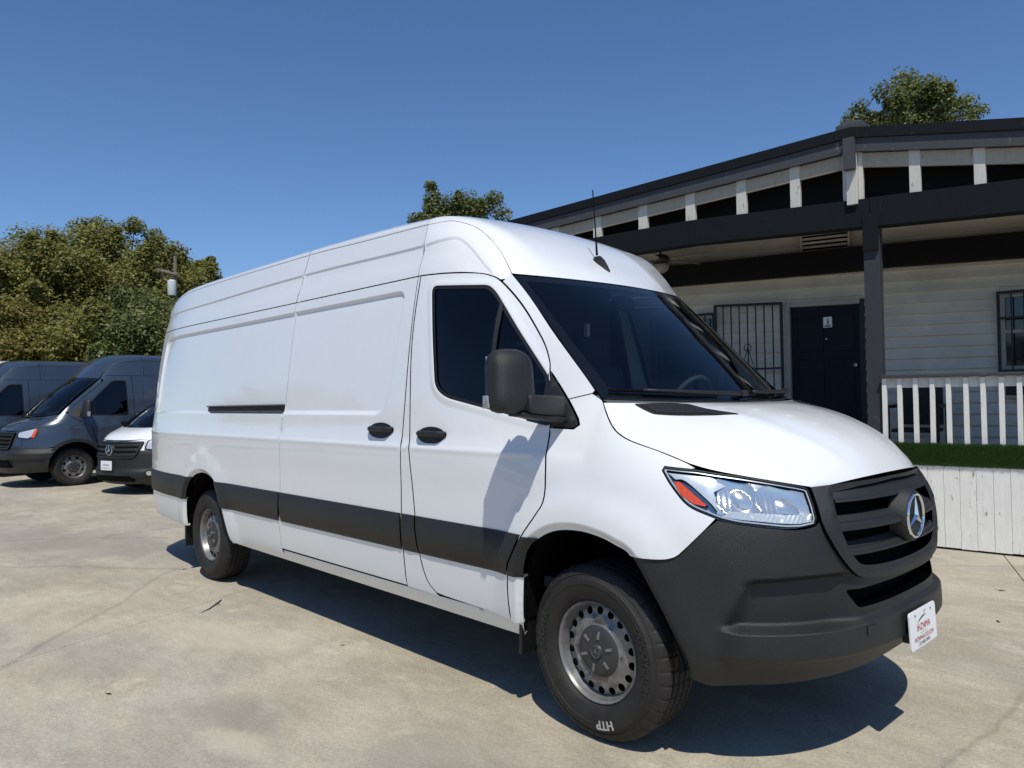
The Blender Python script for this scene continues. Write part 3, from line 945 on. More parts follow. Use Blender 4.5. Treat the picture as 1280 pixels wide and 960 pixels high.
ac = thing('wall_unit', 'dark window box unit under the barred window on the porch wall', 'air conditioner', W(0.35, 1.42, WO))
aci = Matrix.Translation(-ac.location)
for nm, a in (('casing', (0.012, 0.70, 1.42, 1.60, WO-0.03, WO+0.06)), ('grille', (0.035, 0.68, 1.455, 1.565, WO+0.061, WO+0.066))):
    o = slab(MB(), *a).build(nm, M['jamb'] if nm == 'casing' else M['iron'], ac); o.matrix_parent_inverse = aci

# railing along the porch edge, white skirt boards, turf strip
railing = thing('porch_railing', 'white wooden baluster railing with grey top rail along the porch edge', 'railing', W(0.5, 0.81, 0))
ri = Matrix.Translation(-railing.location)
def rp(o): o.matrix_parent_inverse = ri; return o
rp(slab(MB(), -0.792, 2.88, (1.655, 1.64), (1.684, 1.668), -0.075, 0.055).build('top_rail', M['greytrim'], railing, bevel=0.004))
rp(slab(MB(), -0.79, 2.88, (1.555, 1.533), (1.651, 1.637), -0.055, -0.018).build('rail_board', M['whiterail'], railing, bevel=0.003))
for i in range(24):
    s = -0.776+0.1426*i
    if s > 2.8: break
    j = RNG.normal(0, 0.0025, 2)
    a, b = s-0.0205, s+0.0205
    rp(MB().hexa([W(a+j[0], 0.80, 0.024), W(b+j[0], 0.80, 0.024), W(b+j[0], 0.80, -0.0175), W(a+j[0], 0.80, -0.0175), W(a+j[1], 1.650-i*0.0018, 0.024), W(b+j[1], 1.650-i*0.0018, 0.024), W(b+j[1], 1.650-i*0.0018, -0.0175), W(a+j[1], 1.650-i*0.0018, -0.0175)]).build('baluster', M['whiterail'], railing, bevel=0.003))
skirt = thing('porch_skirt', 'low wall of weathered white painted vertical boards under the porch edge', 'skirting', W(0.5, 0, 0.05))
si = Matrix.Translation(-skirt.location)
s = -8.0; i = 0
edges_s = list(np.arange(-0.26-0.135*58, -0.3, 0.135))+[-0.26, -0.126, 0.009, 0.146, 0.281]
while edges_s[-1] < 5.9: edges_s.append(edges_s[-1]+0.1355)
for a, b in zip(edges_s[:-1], edges_s[1:]):
    j = RNG.normal(0, 0.004, 3)
    o = MB().hexa([W(a+0.0013, 0.015+abs(j[0]), 0.058), W(b-0.0013, 0.015+abs(j[0]), 0.058), W(b-0.0013, 0.015+abs(j[0]), 0.035), W(a+0.0013, 0.015+abs(j[0]), 0.035), W(a+0.0013, 0.806+j[1], 0.058+j[2]*0.4), W(b-0.0013, 0.806+j[1], 0.058+j[2]*0.4), W(b-0.0013, 0.806+j[1], 0.035), W(a+0.0013, 0.806+j[1], 0.035)]).build('board', M['whitewood'], skirt, bevel=0.002)
    o.matrix_parent_inverse = si
o = slab(MB(), -8.0, 5.9, 0.0, 0.795, -0.02, 0.033).build('backing', M['attic'], skirt); o.matrix_parent_inverse = si

# turf strip: core block + blades
tv = []; tf = []
def quad(a, b, c):
    k = len(tv); tv.extend([a, b, c]); tf.append((k, k+1, k+2))
nbl = 26000
ss = RNG.uniform(-1.6, 1.5, nbl); oo = RNG.uniform(0, 1, nbl)
for sv, ov in zip(ss, oo):
    ov2 = ov*0.26
    if ov2 < 0.20:      # front face of the strip, blades lean out and up
        zb = 0.79+ov2*1.02; ob = 0.0662
        tip = W(sv+RNG.normal(0, 0.018), zb+RNG.uniform(0.012, 0.034), ob+RNG.uniform(0.008, 0.026))
    else:
        zb = 0.985; ob = 0.066-(ov2-0.20)*1.0
        tip = W(sv+RNG.normal(0, 0.016), zb+RNG.uniform(0.018, 0.04), ob+RNG.normal(0.004, 0.01))
    p = W(sv, zb, ob); d = BD*0.0032
    quad(p-d, p+d, tip)
turf = thing('turf_strip', 'band of dark green artificial grass along the top of the white skirt boards', 'artificial grass', W(0, 0.8, 0.05))
ti = Matrix.Translation(-turf.location)
o = slab(MB(), -8.0, 5.9, 0.797, 0.985, 0.026, 0.065).build('turf_mat', M['turf'], turf); o.matrix_parent_inverse = ti
o = obj('grass_blades', tv, tf, M['turf'], turf); o.matrix_parent_inverse = ti; o['kind'] = 'stuff'

# patio chair on the porch
ch = thing('patio_chair', 'dark metal patio chair with mesh back behind the porch railing', 'chair', W(-0.70, 0.66, WO+0.55))
cinv = Matrix.Translation(-ch.location)
def cpn(o): o.matrix_parent_inverse = cinv; return o
co = WO+0.45
cpn(slab(MB(), -0.965, -0.535, 1.13, 1.56, co-0.13, co-0.105).build('backrest', M['iron'], ch, bevel=0.006))
cpn(slab(MB(), -0.965, -0.535, 1.06, 1.10, co-0.10, co+0.38).build('seat', M['iron'], ch, bevel=0.006))
for sx in (-0.995, -0.50):
    cpn(slab(MB(), sx-0.02, sx+0.02, 1.33, 1.365, co-0.12, co+0.40).build('armrest', M['iron'], ch, bevel=0.006))
    cpn(slab(MB(), sx-0.015, sx+0.015, 0.66, 1.329, co+0.355, co+0.385).build('leg', M['iron'], ch))
    cpn(slab(MB(), sx-0.015, sx+0.015, 0.66, 1.329, co-0.12, co-0.09).build('leg', M['iron'], ch))

# ceiling fan under the porch roof
fo = -0.75
fc = W(-3.90, 3.39, -1.10)
fan = thing('ceiling_fan', 'bronze ceiling fan with light bowl hanging from the porch roof above the van', 'fan', fc)
MBt = MB().lathe([(0.001, 0.52), (0.014, 0.52), (0.014, 0.07), (0.001, 0.07)], 10, axis='z'); MBt.build('down_rod', M['fan'], fan)
MB().lathe([(0.001, 0.09), (0.09, 0.08), (0.13, 0.04), (0.13, 0.0), (0.09, -0.035), (0.001, -0.04)], 24, axis='z').build('motor', M['fan'], fan, smooth=True, angle=50)
MB().lathe([(0.10, -0.045), (0.12, -0.07), (0.10, -0.13), (0.05, -0.165), (0.001, -0.17)], 24, axis='z').build('light_bowl', M['jamb'], fan, smooth=True)
for i in range(5):
    a = 2*PI*i/5+BA-.12
    rot = Matrix.Rotation(a, 3, 'Z') @ Matrix.Rotation(R(12), 3, 'X')
    mb = MB()
    prof = [(0.16, 0.03), (0.22, 0.055), (0.62, 0.07), (0.66, 0.05), (0.67, 0.0), (0.66, -0.05), (0.62, -0.07), (0.22, -0.055), (0.16, -0.03)]
    mb.prism(prof, lambda x, y: tuple(rot @ Vector((x, y, -0.004))), lambda x, y: tuple(rot @ Vector((x, y, 0.004))))
    mb.build('fan_blade', M['fanblade'], fan)

# ------------------------------------------------------------------ the large white van
VE = Env(
    side=[(.2, .90), (.3, .92), (.36, .95), (.45, .985), (.55, 1.0), (.87, 1.02), (1.20, 1.0155), (1.25, 1.012), (1.43, .993), (1.85, .944), (2.2, .886), (2.42, .832), (2.58, .790), (2.75, .74)],
    front=[(.2, .90), (.3, .93), (.45, .985), (.55, 1.0), (.87, 1.02), (1.1, 1.0), (1.25, .965), (1.4, .90), (1.5, .843), (1.85, .68), (2.17, .345), (2.4, .1)],
    nose=[(.2, .83), (.3, .90), (.38, .95), (.45, .98), (.52, .988), (.62, .982), (.75, .99), (.98, 1.005), (1.15, .93), (1.3, .7), (1.5, .2)],
    pw=[(.2, 2.7), (.5, 2.7), (.8, 2.6), (1.1, 2.35), (1.3, 2.2)])
VP = VE.P
van = thing('white_cargo_van', 'large white high-roof cargo van with grey plastic bumper parked in the foreground', 'van')

def zditch(x): return pchip([(-5.95, 2.30), (-5.75, 2.46), (-5.5, 2.545), (-5.2, 2.575), (-4.2, 2.586), (-2.8, 2.582), (-2.0, 2.56), (-1.35, 2.545)])(x)
GUT = 2.2275

# relief on the side: groove under the roof, recessed upper panel, waist crease, wheel-arch swell
REC = rounded([(-5.62, 1.49), (-5.60, 1.80), (-5.56, 2.157), (-1.455, 2.160), (-1.50, 1.62), (-1.56, 1.425), (-5.64, 1.425)], [0.02, 0, 0.09, 0.07, 0.0, 0.11, 0.02], 6)
REC = np.array(REC)
FARCH = [(-.405, .44), (-.372, .66), (-.345, .76), (-.30, .835), (-.173, .905), (-.029, .926), (.095, .915), (.18, .89), (.253, .853), (.335, .722), (.41, .575), (.452, .46), (.462, .40)]
RARCH = [(-4.72, .42), (-4.68, .62), (-4.60, .78), (-4.47, .885), (-4.28, .925), (-4.12, .905), (-3.99, .845), (-3.905, .70), (-3.845, .55), (-3.79, .40)]
FA = np.array(spline(FARCH, 5)); RA = np.array(spline(RARCH, 5))
FAX = np.vstack([[(-.44, .15)], FA, [(.47, .15)]]); RAX = np.vstack([[(-4.76, .15)], RA, [(-3.70, .15)]])
def side_relief(U, V):
    Q = np.stack([U, V], -1)
    d = np.zeros(len(U))
    # recess
    near = (V > 1.35) & (V < 2.25) & (U < -1.3)
    if near.any():
        q = Q[near]; ds = seg_dist(REC, q); ins = pip(REC, q); sd = np.where(ins, ds, -ds)
        wd = 0.018+0.012*sm(q[:, 1], 1.6, 1.5)
        dep = 0.017
        d[near] -= dep*sm(sd, -0.004, wd)
    # waist line: sharp change of slope at z 1.243
    d += 0.004*np.exp(-((V-1.243)/0.016)**2)*(U < 0.0) + 0.006*sm(V, 1.30, 1.245)*sm(V, 1.0, 1.2)*sm(U, 0.0, -0.3)
    # arches: narrow turned lip then a broad swell
    for A in (FAX, RAX):
        nr = (np.abs(U-A[:, 0].mean()) < 1.0) & (V < 1.35)
        if nr.any():
            ds = seg_dist(A, Q[nr], closed=False)
            d[nr] += 0.020*sm(ds, 0.22, 0.05)-0.024*sm(ds, 0.036, 0.0)
    return d
def groove_relief(U, V):
    z0 = 2.4-0.0+0.03*sm(U, -5.3, -3.0)-0.015*sm(U, -2.6, -1.4)
    return -0.009*sm(V, z0+0.010, z0-0.010) + 0.009*sm(V, z0-0.03, z0-0.16)
side_fn = offset_fn(VP, side_relief, SIDE_OUT)
up_fn = offset_fn(VP, groove_relief, SIDE_OUT)

K = dict(out=SIDE_OUT)
seamM = lambda z: -2.838-0.045*sm(z, 0.9, 0.6)+0.035*sm(z, 2.1, 2.6)
recf = np.vstack([rows(np.vstack([REC, REC[:1]]), [-0.003, 0.004, 0.010, 0.016, 0.022, 0.03, 0.0, -0.008, -0.014, -0.020, -0.028, -0.034, 0.038], 0.03)])
creasef = rows([(-5.8, 1.243), (-0.3, 1.243)], [-0.03, -0.015, -0.006, 0, 0.006, 0.015, 0.03], 0.05)
archf = lambda A: rows(A, [0.008, 0.018, 0.028, 0.04, 0.06, -0.008, -0.018, -0.028, -0.04, -0.06], 0.03)
# rear quarter
xr = -5.86
sm_line = [(float(seamM(z)), z) for z in np.linspace(0.50, GUT, 30)]
rq = [(xr, GUT)]+[(xr, z) for z in np.linspace(2.1, 0.44, 18)]+[(-4.72, .42)]+[tuple(p) for p in RA]+[(-2.88, 0.425)]+sm_line
patch('rear_quarter_panel', rq, side_fn, M['white'], van, step=0.07, feats=[recf, creasef, archf(RA)], gap=.0013, mirror=1, **K)
# sliding door (right) / plain panel (left)
sd = [(-1.352, 0.462), (-1.352, 0.9), (-1.351, 1.25), (-1.352, 1.43), (-1.351, 1.85), (-1.348, GUT)]+[(float(seamM(z)), z) for z in np.linspace(GUT, 0.466, 30)]
slide = patch('sliding_door', sd, side_fn, M['white'], van, step=0.07, feats=[recf, creasef], gap=.0015, mirror=0, **K)
patch('side_panel', sd, side_fn, M['white'], van, step=0.07, feats=[recf], mirror=-1, **K)
# B pillar strip
drear = spline([(-1.319, GUT), (-1.326, 1.85), (-1.295, 1.49), (-1.258, 1.18), (-1.217, .88), (-1.190, .66), (-1.145, .53), (-1.075, .468)], 5)
bp = [(-1.346, GUT)]+[(-1.346, z) for z in np.linspace(2.0, 0.455, 10)]+[(-1.06, .452)]+[(u-0.006, v) for u, v in reversed(drear)]
patch('door_pillar', bp, side_fn, M['white'], van, step=0.04, feats=[creasef], mirror=1, **K)
# front door
dtop = spline([(-1.319, GUT), (-1.28, 2.225), (-1.10, 2.215), (-.906, 2.195), (-.809, 2.172), (-.725, 2.125), (-.542, 1.961), (-.395, 1.796), (-.335, 1.694), (-.318, 1.633)], 5)
dfront = spline([(-.318, 1.633), (-.262, 1.45), (-.248, 1.384), (-.238, 1.28), (-.224, 1.06), (-.267, .973), (-.361, .86), (-.446, .73), (-.474, .616), (-.474, .455)], 5)
dbot = [(-.519, .449), (-.8, .455), (-1.0, .462)]
fdoor = dtop[:-1]+dfront+dbot+[(u, v) for u, v in reversed(drear)][:-1]
WINP = rounded([(-1.205, 2.155), (-.80, 2.118), (-.745, 2.075), (-.330, 1.622), (-.268, 1.42), (-.262, 1.385), (-.393, 1.408), (-.678, 1.462), (-.99, 1.522), (-1.085, 1.575)], [0.045, 0.03, 0.03, 0.02, 0.02, 0.012, 0.05, 0.05, 0.06, 0.06], 5)
front_relief = lambda U, V: side_relief(U, V)+0.006*sm(seg_dist(np.array(WINP), np.stack([U, V], -1)), 0.05, 0.0)-0.006*sm(seg_dist(np.array(WINP), np.stack([U, V], -1)), 0.012, 0.0)
front_fn = offset_fn(VP, front_relief, SIDE_OUT)
winf = rows(np.vstack([WINP, WINP[:1]]), [-0.003, 0.003, -0.006, -0.012, -0.03, -0.05, 0.006, 0.012, 0.03, 0.05], 0.03)
door = patch('front_door', fdoor, front_fn, M['white'], van, step=0.05, holes=[WINP], feats=[winf, creasef], mirror=1, **K)
for D_ in door:
    mir = 0 if D_ is door[0] else -1
    gin = inset_poly(densify(WINP, 0.02), 0.017)
    flat = lambda dd: offset_fn(VP, lambda U, V: np.full(len(U), dd), SIDE_OUT)
    patch('window_seal', WINP, flat(-0.004), M['plastic_dk'], D_, step=0.05, holes=[gin], mirror=mir, rim=0.012, gap=0.0, **K)
    bar = [(-.706, 2.10), (-.683, 2.075), (-.655, 1.42), (-.678, 1.42)]
    gl1 = [p for p in gin]
    cut = lambda side: [tuple(p) for p in gin if (p[0]-(-0.69) < 0) == side]
    A_ = np.array(gin)
    def clip(P, sgn):
        out = []
        lx = lambda z: -0.694+0.028*(2.1-z)/0.68
        n = len(P)
        for i in range(n):
            a, b = P[i], P[(i+1) % n]
            fa, fb = (a[0]-lx(a[1]))*sgn, (b[0]-lx(b[1]))*sgn
            if fa >= 0: out.append(tuple(a))
            if fa*fb < 0:
                t = fa/(fa-fb); out.append(tuple(a+(b-a)*t))
        return out
    patch('window_glass', clip(A_, -1), flat(-0.010), M['tint'], D_, step=0.08, rim=0.0, gap=0.0, mirror=mir, **K)
    patch('quarter_glass', clip(A_, 1), flat(-0.010), M['tint'], D_, step=0.08, rim=0.0, gap=0.0, mirror=mir, **K)
    patch('window_bar', [(-.708, 2.085), (-.682, 2.066), (-.650, 1.47), (-.682, 1.475)], flat(0.000), M['plastic'], D_, step=0.08, rim=0.008, gap=0, mirror=mir, **K)
# mirror triangle (behind the glass line, in front of the door seam)
tri = rounded([(-.330, 1.628), (-.312, 1.630), (-.105, 1.412), (-.088, 1.385), (-.11, 1.370), (-.245, 1.374), (-.40, 1.40), (-.40, 1.44), (-.33, 1.50)], [0.005, 0.005, 0.01, 0.01, 0.02, 0.02, 0.01, 0.01, 0.01], 4)
patch('mirror_base', tri, offset_fn(VP, lambda U, V: 0.007*sm(seg_dist(np.array(tri), np.stack([U, V], -1)), 0, 0.02)+0.003, SIDE_OUT), M['plastic_dk'], van, step=0.03, mirror=1, rim=0.02, **K)
# front fender
hl_line = spline([(.513, 1.2115), (.45, 1.216), (.384, 1.222)], 4)+spline([(.376, 1.205), (.425, 1.137), (.490, 1.069), (.587, 1.027)], 5)
bump_top = spline([(.587, 1.027), (.545, .981), (.482, .913)], 4)+spline([(.452, .882), (.43, .868), (.382, .857), (.250, .853)], 4)
shut = spline([(-.01, 1.497), (.052, 1.429), (.119, 1.366), (.203, 1.324), (.342, 1.283), (.462, 1.241), (.513, 1.2155)], 5)
fen = [(-.250, 1.37), (-.11, 1.366), (-.082, 1.386), (-.098, 1.414), (-.183, 1.503), (-.066, 1.527)]+shut+hl_line[1:]+bump_top[1:]+[tuple(p) for p in FA[::-1] if p[0] < .245]+[(-.470, .44)]+[(u+.006, v) for u, v in reversed(dfront) if v < 1.36 and v > .455]
patch('fender', fen, side_fn, M['white'], van, step=0.05, feats=[archf(FA)], mirror=1, rim=.008, **K)
# A pillar
wsE = [(-.012, -.843, 1.497), (-.25, -.815, 1.738), (-.48, -.783, 1.972), (-.683, -.753, 2.169)]
wsEf = param_curve(wsE); 
apil = [(u+.004, v+.004) for u, v in dtop if u > -.74]+[(-.306, 1.634), (-.183, 1.503), (-.066, 1.527)]+[(p[0]-0.004, p[2]+0.003) for p in wsEf(np.linspace(.06, 1, 14))]
patch('windshield_pillar', apil, offset_fn(VP, lambda U, V: 0.004+0*U, SIDE_OUT), M['white'], van, step=0.04, mirror=1, **K)
# sill under the doors
sill_fn = offset_fn(VP, lambda U, V: -0.006-0.006*sm(V, 0.43, 0.36), SIDE_OUT)
patch('sill', [(-4.0+.23, .455), (-3.74, .375), (-.44, .355), (-.405, .45)], sill_fn, M['white'], van, step=0.04, mirror=1, **K)

# dark trim strips
trim_relief = lambda U, V: side_relief(U, V)+0.012-0.008*sm(np.abs(V-.769), .085, .105)
trim_fn = offset_fn(VP, trim_relief, SIDE_OUT)
trf = rows([(-5.9, .769), (-.2, .769)], [-.1, -.09, .09, .1], .08)
def strip(poly, **kw): patch('trim_strip', poly, trim_fn, M['plastic'], van, step=0.06, feats=[trf, archf(FA), archf(RA)], mirror=1, rim=0.022, **{**K, **kw})
def arch_x(A, z, first): 
    P = A if first else A[::-1]
    for a, b in zip(P[:-1], P[1:]):
        if (a[1]-z)*(b[1]-z) <= 0 and a[1] != b[1]: return a[0]+(b[0]-a[0])*(z-a[1])/(b[1]-a[1])
ZT, ZB = .874, .665
zz = np.linspace(ZT, ZB, 8)
strip([(-5.88, ZT), (-5.88, ZB)]+[(arch_x(RA, z, True)+.004, z) for z in zz[::-1]])
strip([(arch_x(RA, z, False)-.004, z) for z in zz[::-1]]+[(float(seamM(.8))-.003, ZT), (float(seamM(.7))-.003, ZB)])
strip([(float(seamM(.8))+.003, ZB), (float(seamM(.8))+.003, ZT), (-1.355, ZT), (-1.355, ZB)])
strip([(-1.345, ZB), (-1.345, ZT), (-1.222, ZT), (-1.197, ZB)])
strip([(-1.188, ZB), (-1.213, ZT), (-.358, ZT), (-.395, .81), (-.449, .73), (-.468, ZB)])
strip([(-.458, ZB), (-.440, .73), (-.387, .81), (-.347, ZT-.008), (-.262, .866)]+[(arch_x(FA, z, True)+.004, z) for z in np.linspace(.855, ZB, 8)])

# roof
def rE(x): z = zditch(x); return np.stack([x, -VE.half(x, z), z], -1)
zc_prof = pchip([(-5.95, 2.40), (-5.8, 2.53), (-5.55, 2.645), (-5.2, 2.69), (-4.5, 2.70), (-2.2, 2.70), (-1.8, 2.69), (-1.35, 2.655)])
def sup(T, m): return np.power(np.maximum(1-np.abs(T)**m, 0), 1/m)
def roof_fn(X, TH):
    T = np.sin(TH); e = rE(X); z = e[:, 2]+(zc_prof(X)-e[:, 2])*sup(T, 2.3)
    rib = 0.0
    return np.stack([X, np.abs(e[:, 1])*T, z], -1)
TH = PI/2-0.001
K2 = dict(out=UP_OUT)
def ring(x0, x1): return [(x0, -TH), (x1, -TH), (x1, TH), (x0, TH)]
patch('roof_panel', ring(-5.84, -2.805), roof_fn, M['white'], van, step=0.11, **K2)
patch('roof_panel', ring(-2.80, -1.3508), roof_fn, M['white'], van, step=0.11, **K2)
def upper(x0, x1, xr0=None):
    return [(x0, GUT+.005)]+[(x, GUT+.005) for x in np.linspace(x0, x1, 12)[1:]]+[(x, float(zditch(x))-.002) for x in np.linspace(x1 if xr0 is None else xr0, x0, 24)]
grf = lambda x0, x1: np.vstack([rows([(x, 2.4+.03*float(sm(x, -5.3, -3.0))-.015*float(sm(x, -2.6, -1.4))) for x in np.linspace(x0, x1, 12)], [-.16, -.12, -.05, -.03, -.018, -.012, -.007, -.003, 0.001, .005, .010, .016], .05)])
patch('roof_side', upper(-5.86, -2.842, -2.80), up_fn, M['white'], van, step=0.07, feats=[grf(-5.8, -2.83)], gap=.001, mirror=1, **K)
patch('roof_side', [(-2.836, GUT+.005), (-1.3508, GUT+.005)]+[(x, float(zditch(x))-.002) for x in np.linspace(-1.3508, -2.796, 20)], up_fn, M['white'], van, step=0.07, feats=[grf(-2.82, -1.35)], gap=.001, mirror=1, **K)
# forehead over the windshield
shE = [(-1.35, 2.545), (-1.18, 2.537), (-1.012, 2.49), (-.92, 2.437), (-.789, 2.313), (-.683, 2.169)]
shf = param_curve([(x, -float(VE.half(np.array(x), np.array(z))), z) for x, z in shE[:-1]]+[(-.683, -.753, 2.169)])
foreC = param_curve([(-1.35, 0, 2.655), (-1.2, 0, 2.61), (-1.05, 0, 2.543), (-.9, 0, 2.448), (-.764, 0, 2.345), (-.636, 0, 2.243), (-.545, 0, 2.158)])
def fore_fn(S, TT):
    T = np.sin(TT); e = shf(S); c = foreC(S)
    m = 2.3-.45*sm(S, 0.0, .35); k = 1/m+(1-1/m)*sm(S, 0.0, 1.0)
    a = np.power(np.maximum(1-np.abs(T)**m, 1e-9), k)
    return np.stack([e[:, 0]+(c[:, 0]-e[:, 0])*a, np.abs(e[:, 1])*T, e[:, 2]+(c[:, 2]-e[:, 2])*a], -1)
UPF = lambda p: np.stack([0.6+0*p[:, 0], 0*p[:, 1], 1+0*p[:, 2]], -1)
_ss = np.linspace(0.01, .99, 60)
_se = shf(_ss)
_n1 = surf_normals(fore_fn, _ss, np.full(60, -1.30), UPF); _n2 = surf_normals(VP, _se[:, 0], _se[:, 2], SIDE_OUT)
_na = _n1+_n2; _na /= np.linalg.norm(_na, axis=1)[:, None]
def seam_normal(S, sgn):
    n = np.stack([np.interp(S, _ss, _na[:, i]) for i in range(3)], -1)
    n[:, 1] *= np.where(sgn > 0, -1, 1)
    return n
def nb_roof(S, TT, P, N):
    w = sm(np.abs(np.sin(TT)), .62, .995)[:, None]
    o = N*(1-w)+seam_normal(S, TT)*w
    return o/np.linalg.norm(o, axis=1)[:, None]
def nb_side(U, V, P, N):
    d = np.hypot(U[:, None]-_se[None, :, 0], V[:, None]-_se[None, :, 2]); k = d.argmin(1)
    w = sm(d.min(1), .16, .004)[:, None]
    o = N*(1-w)+_na[k]*w
    return o/np.linalg.norm(o, axis=1)[:, None]
patch('front_roof', [(0.0012, -TH), (0.995, -TH), (0.995, TH), (0.0012, TH)], fore_fn, M['white'], van, step=0.05, out=UPF, gap=.0006, nb=nb_roof)
fs = [(-1.3485, GUT+.006)]+[(u+.002, v+.006) for u, v in dtop if u < -.735]+[(-.70, 2.150), (-.686, 2.166)]+[(float(x), float(z)-.002) for x, _, z in shf(np.linspace(.98, 0, 26))]
# recess relief on the cap side
CAPR = np.array(spline([(-1.345, 2.415), (-1.20, 2.425), (-1.08, 2.42), (-.98, 2.355), (-.86, 2.24), (-.80, 2.185)], 5))
cap_relief = lambda U, V: -0.009*sm(np.interp(U, CAPR[:, 0], CAPR[:, 1])-V, -.010, .010)+0.009*sm(np.interp(U, CAPR[:, 0], CAPR[:, 1])-V, .03, .16)
patch('roof_side', fs, offset_fn(VP, cap_relief, SIDE_OUT), M['white'], van, step=0.04, feats=[rows(CAPR, [-.018, -.012, -.006, 0, .006, .012, -.03, .03, .05, .09], .03)], mirror=1, gap=.0008, nb=nb_side, **K)

# windshield
wsE2 = param_curve(wsE)
wsC = param_curve([(.265, 0, 1.472), (.0, 0, 1.715), (-.28, 0, 1.955), (-.545, 0, 2.158)])
ws_fn = cross_fn(wsE2, wsC, 2.2)
ws_out = FWD_OUT
wsp = [(-.995, .012), (.995, .012), (.995, .992), (-.995, .992)]
wsg = [(-.93, .075), (.93, .075), (.945, .945), (-.945, .945)]
wsg = rounded([(-.925, .085), (.925, .085), (.945, .935), (-.945, .935)], .03)
ws = patch('windshield', wsg, ws_fn, M['windshield'], van, step=0.08, rim=0, gap=0, out=ws_out)
patch('black_border', wsp, ws_fn, M['frit'], ws, step=0.08, holes=[wsg], rim=0.01, gap=0.001, out=ws_out)

# hood
hoE = [tuple(VP(np.array([u]), np.array([z]))[0]) for u, z in shut[:-6:3]]+[(.425, -.855, 1.240), (.515, -.815, 1.2105), (.621, -.747, 1.186), (.721, -.669, 1.164), (.811, -.571, 1.141), (.835, -.525, 1.132)]
hoEf = param_curve(hoE)
hoC = param_curve([(.268, 0, 1.474), (.36, 0, 1.468), (.50, 0, 1.438), (.65, 0, 1.384), (.79, 0, 1.305), (.875, 0, 1.222), (.917, 0, 1.160)])
_h0 = cross_fn(hoEf, hoC, 2.7)
def hood_fn(T, Wv):
    p = _h0(T, Wv)
    # two soft ridges running forward
    p[:, 2] += 0.007*np.exp(-((np.abs(T)-0.52)/0.07)**2)*sm(Wv, .1, .3)*sm(Wv, 1, .8)
    return p
VENT = [(-.865, .215), (-.60, .085), (-.23, .20), (-.20, .26), (-.62, .285)]
hood = patch('hood', [(-.998, .014), (.998, .014), (.998, .6), (.998, .97), (.96, .997), (.5, .997), (0, .997), (-.5, .997), (-.96, .997), (-.998, .97), (-.998, .6)], hood_fn, M['white'], van, step=0.045, gap=0.002, rim=0.03, out=lambda p: np.stack([.4+0*p[:, 0], 0*p[:, 1], 1+0*p[:, 2]], -1))

# lower nose: bumper
BTOP = [(.250, .853), (.382, .857), (.43, .868), (.452, .882), (.482, .913), (.545, .981), (.592, 1.022), (.66, 1.008), (.734, .999), (.83, .988), (.891, .986), (.945, .996), (.968, 1.012)]
GOUT = [(.968, 1.012), (.985, .965), (1.033, .883), (1.085, .822), (1.135, .785), (1.21, .769), (1.40, .755), (PI/2, .751)]
GOUT_T = [(.957, 1.132), (.968, 1.012)]
bt = spline(BTOP[:4], 3)+spline(BTOP[4:7], 3)+spline(BTOP[7:], 3)
go = spline(GOUT, 4)
half_top = bt+go[1:]
mirr = lambda L: [(PI-u, z) for u, z in reversed(L)]
fa_front = [tuple(p) for p in FA if p[0] > .250]
bl = fa_front+[(.50, .385), (.56, .36), (.66, .345), (.78, .342), (.95, .35), (1.2, .36), (PI/2, .362)]
bump = half_top+mirr(half_top)[1:]+mirr(bl)[0:0]+[(PI-u, z) for u, z in bl]+list(reversed(bl))[1:]
def bump_relief(U, V):
    v = np.where(U > PI/2, PI-U, U)
    d = -0.006+0*U
    ds = seg_dist(FA, np.stack([v, V], -1), closed=False)
    d = d+0.016*sm(ds, .2, .05)-0.020*sm(ds, .03, 0)
    # protruding lower step; its upper edge rises towards the corner and fades
    ztop = 0.600+0.010*sm(v, .9, 1.5)
    d = d+0.032*sm(V, ztop+.018, ztop-.012)*sm(v, .56, .68)*sm(V, .40, .47)
    d = d-.034*sm(V, .505, .462)*sm(v, .50, .75)
    # scooped pocket above the step
    left = sm(v-(.60+.45*np.clip(V-.61, 0, .3)), -.01, .07)
    right = sm(v, 1.16, 1.02)
    ptop = .785+.01*sm(v, .7, 1.0)
    d = d-0.048*left*right*sm(V, ptop+.018, ptop-.018)*sm(V, ztop-.01, ztop+.01)
    return d
bump_fn = offset_fn(VP, bump_relief, SIDE_OUT)
INT = rounded([(1.095, .728), (1.30, .733), (PI-1.30, .733), (PI-1.095, .728), (PI-1.15, .655), (1.15, .655)], .02)
bz_rows = [rows([(u, .60) for u in np.linspace(.5, PI-.5, 60)], [-.026, -.019, -.013, -.007, 0, .007, .013, .020, .027, .035, .042], .03),
           rows([(u, .79) for u in np.linspace(.58, 1.2, 20)], [-.03, -.022, -.015, -.008, 0, .008, .015, .022, .03], .03),
           rows([(PI-u, .79) for u in np.linspace(.58, 1.2, 20)], [-.03, -.022, -.015, -.008, 0, .008, .015, .022, .03], .03), archf(FA)]
bz_rows.append(rows([(u, .485) for u in np.linspace(.5, PI-.5, 50)], [-.03, -.02, -.01, 0, .01, .02, .03], .04))
bumper = patch('front_bumper', bump, bump_fn, M['plastic'], van, step=0.04, holes=[INT], feats=bz_rows, rim=0.04, out=SIDE_OUT)
patch('tow_cover', rounded([(1.15, .548), (1.215, .548), (1.215, .588), (1.15, .588)], .006), offset_fn(bump_fn, lambda U, V: .0025+0*U, SIDE_OUT), M['plastic'], bumper, step=.02, rim=.004, out=SIDE_OUT)
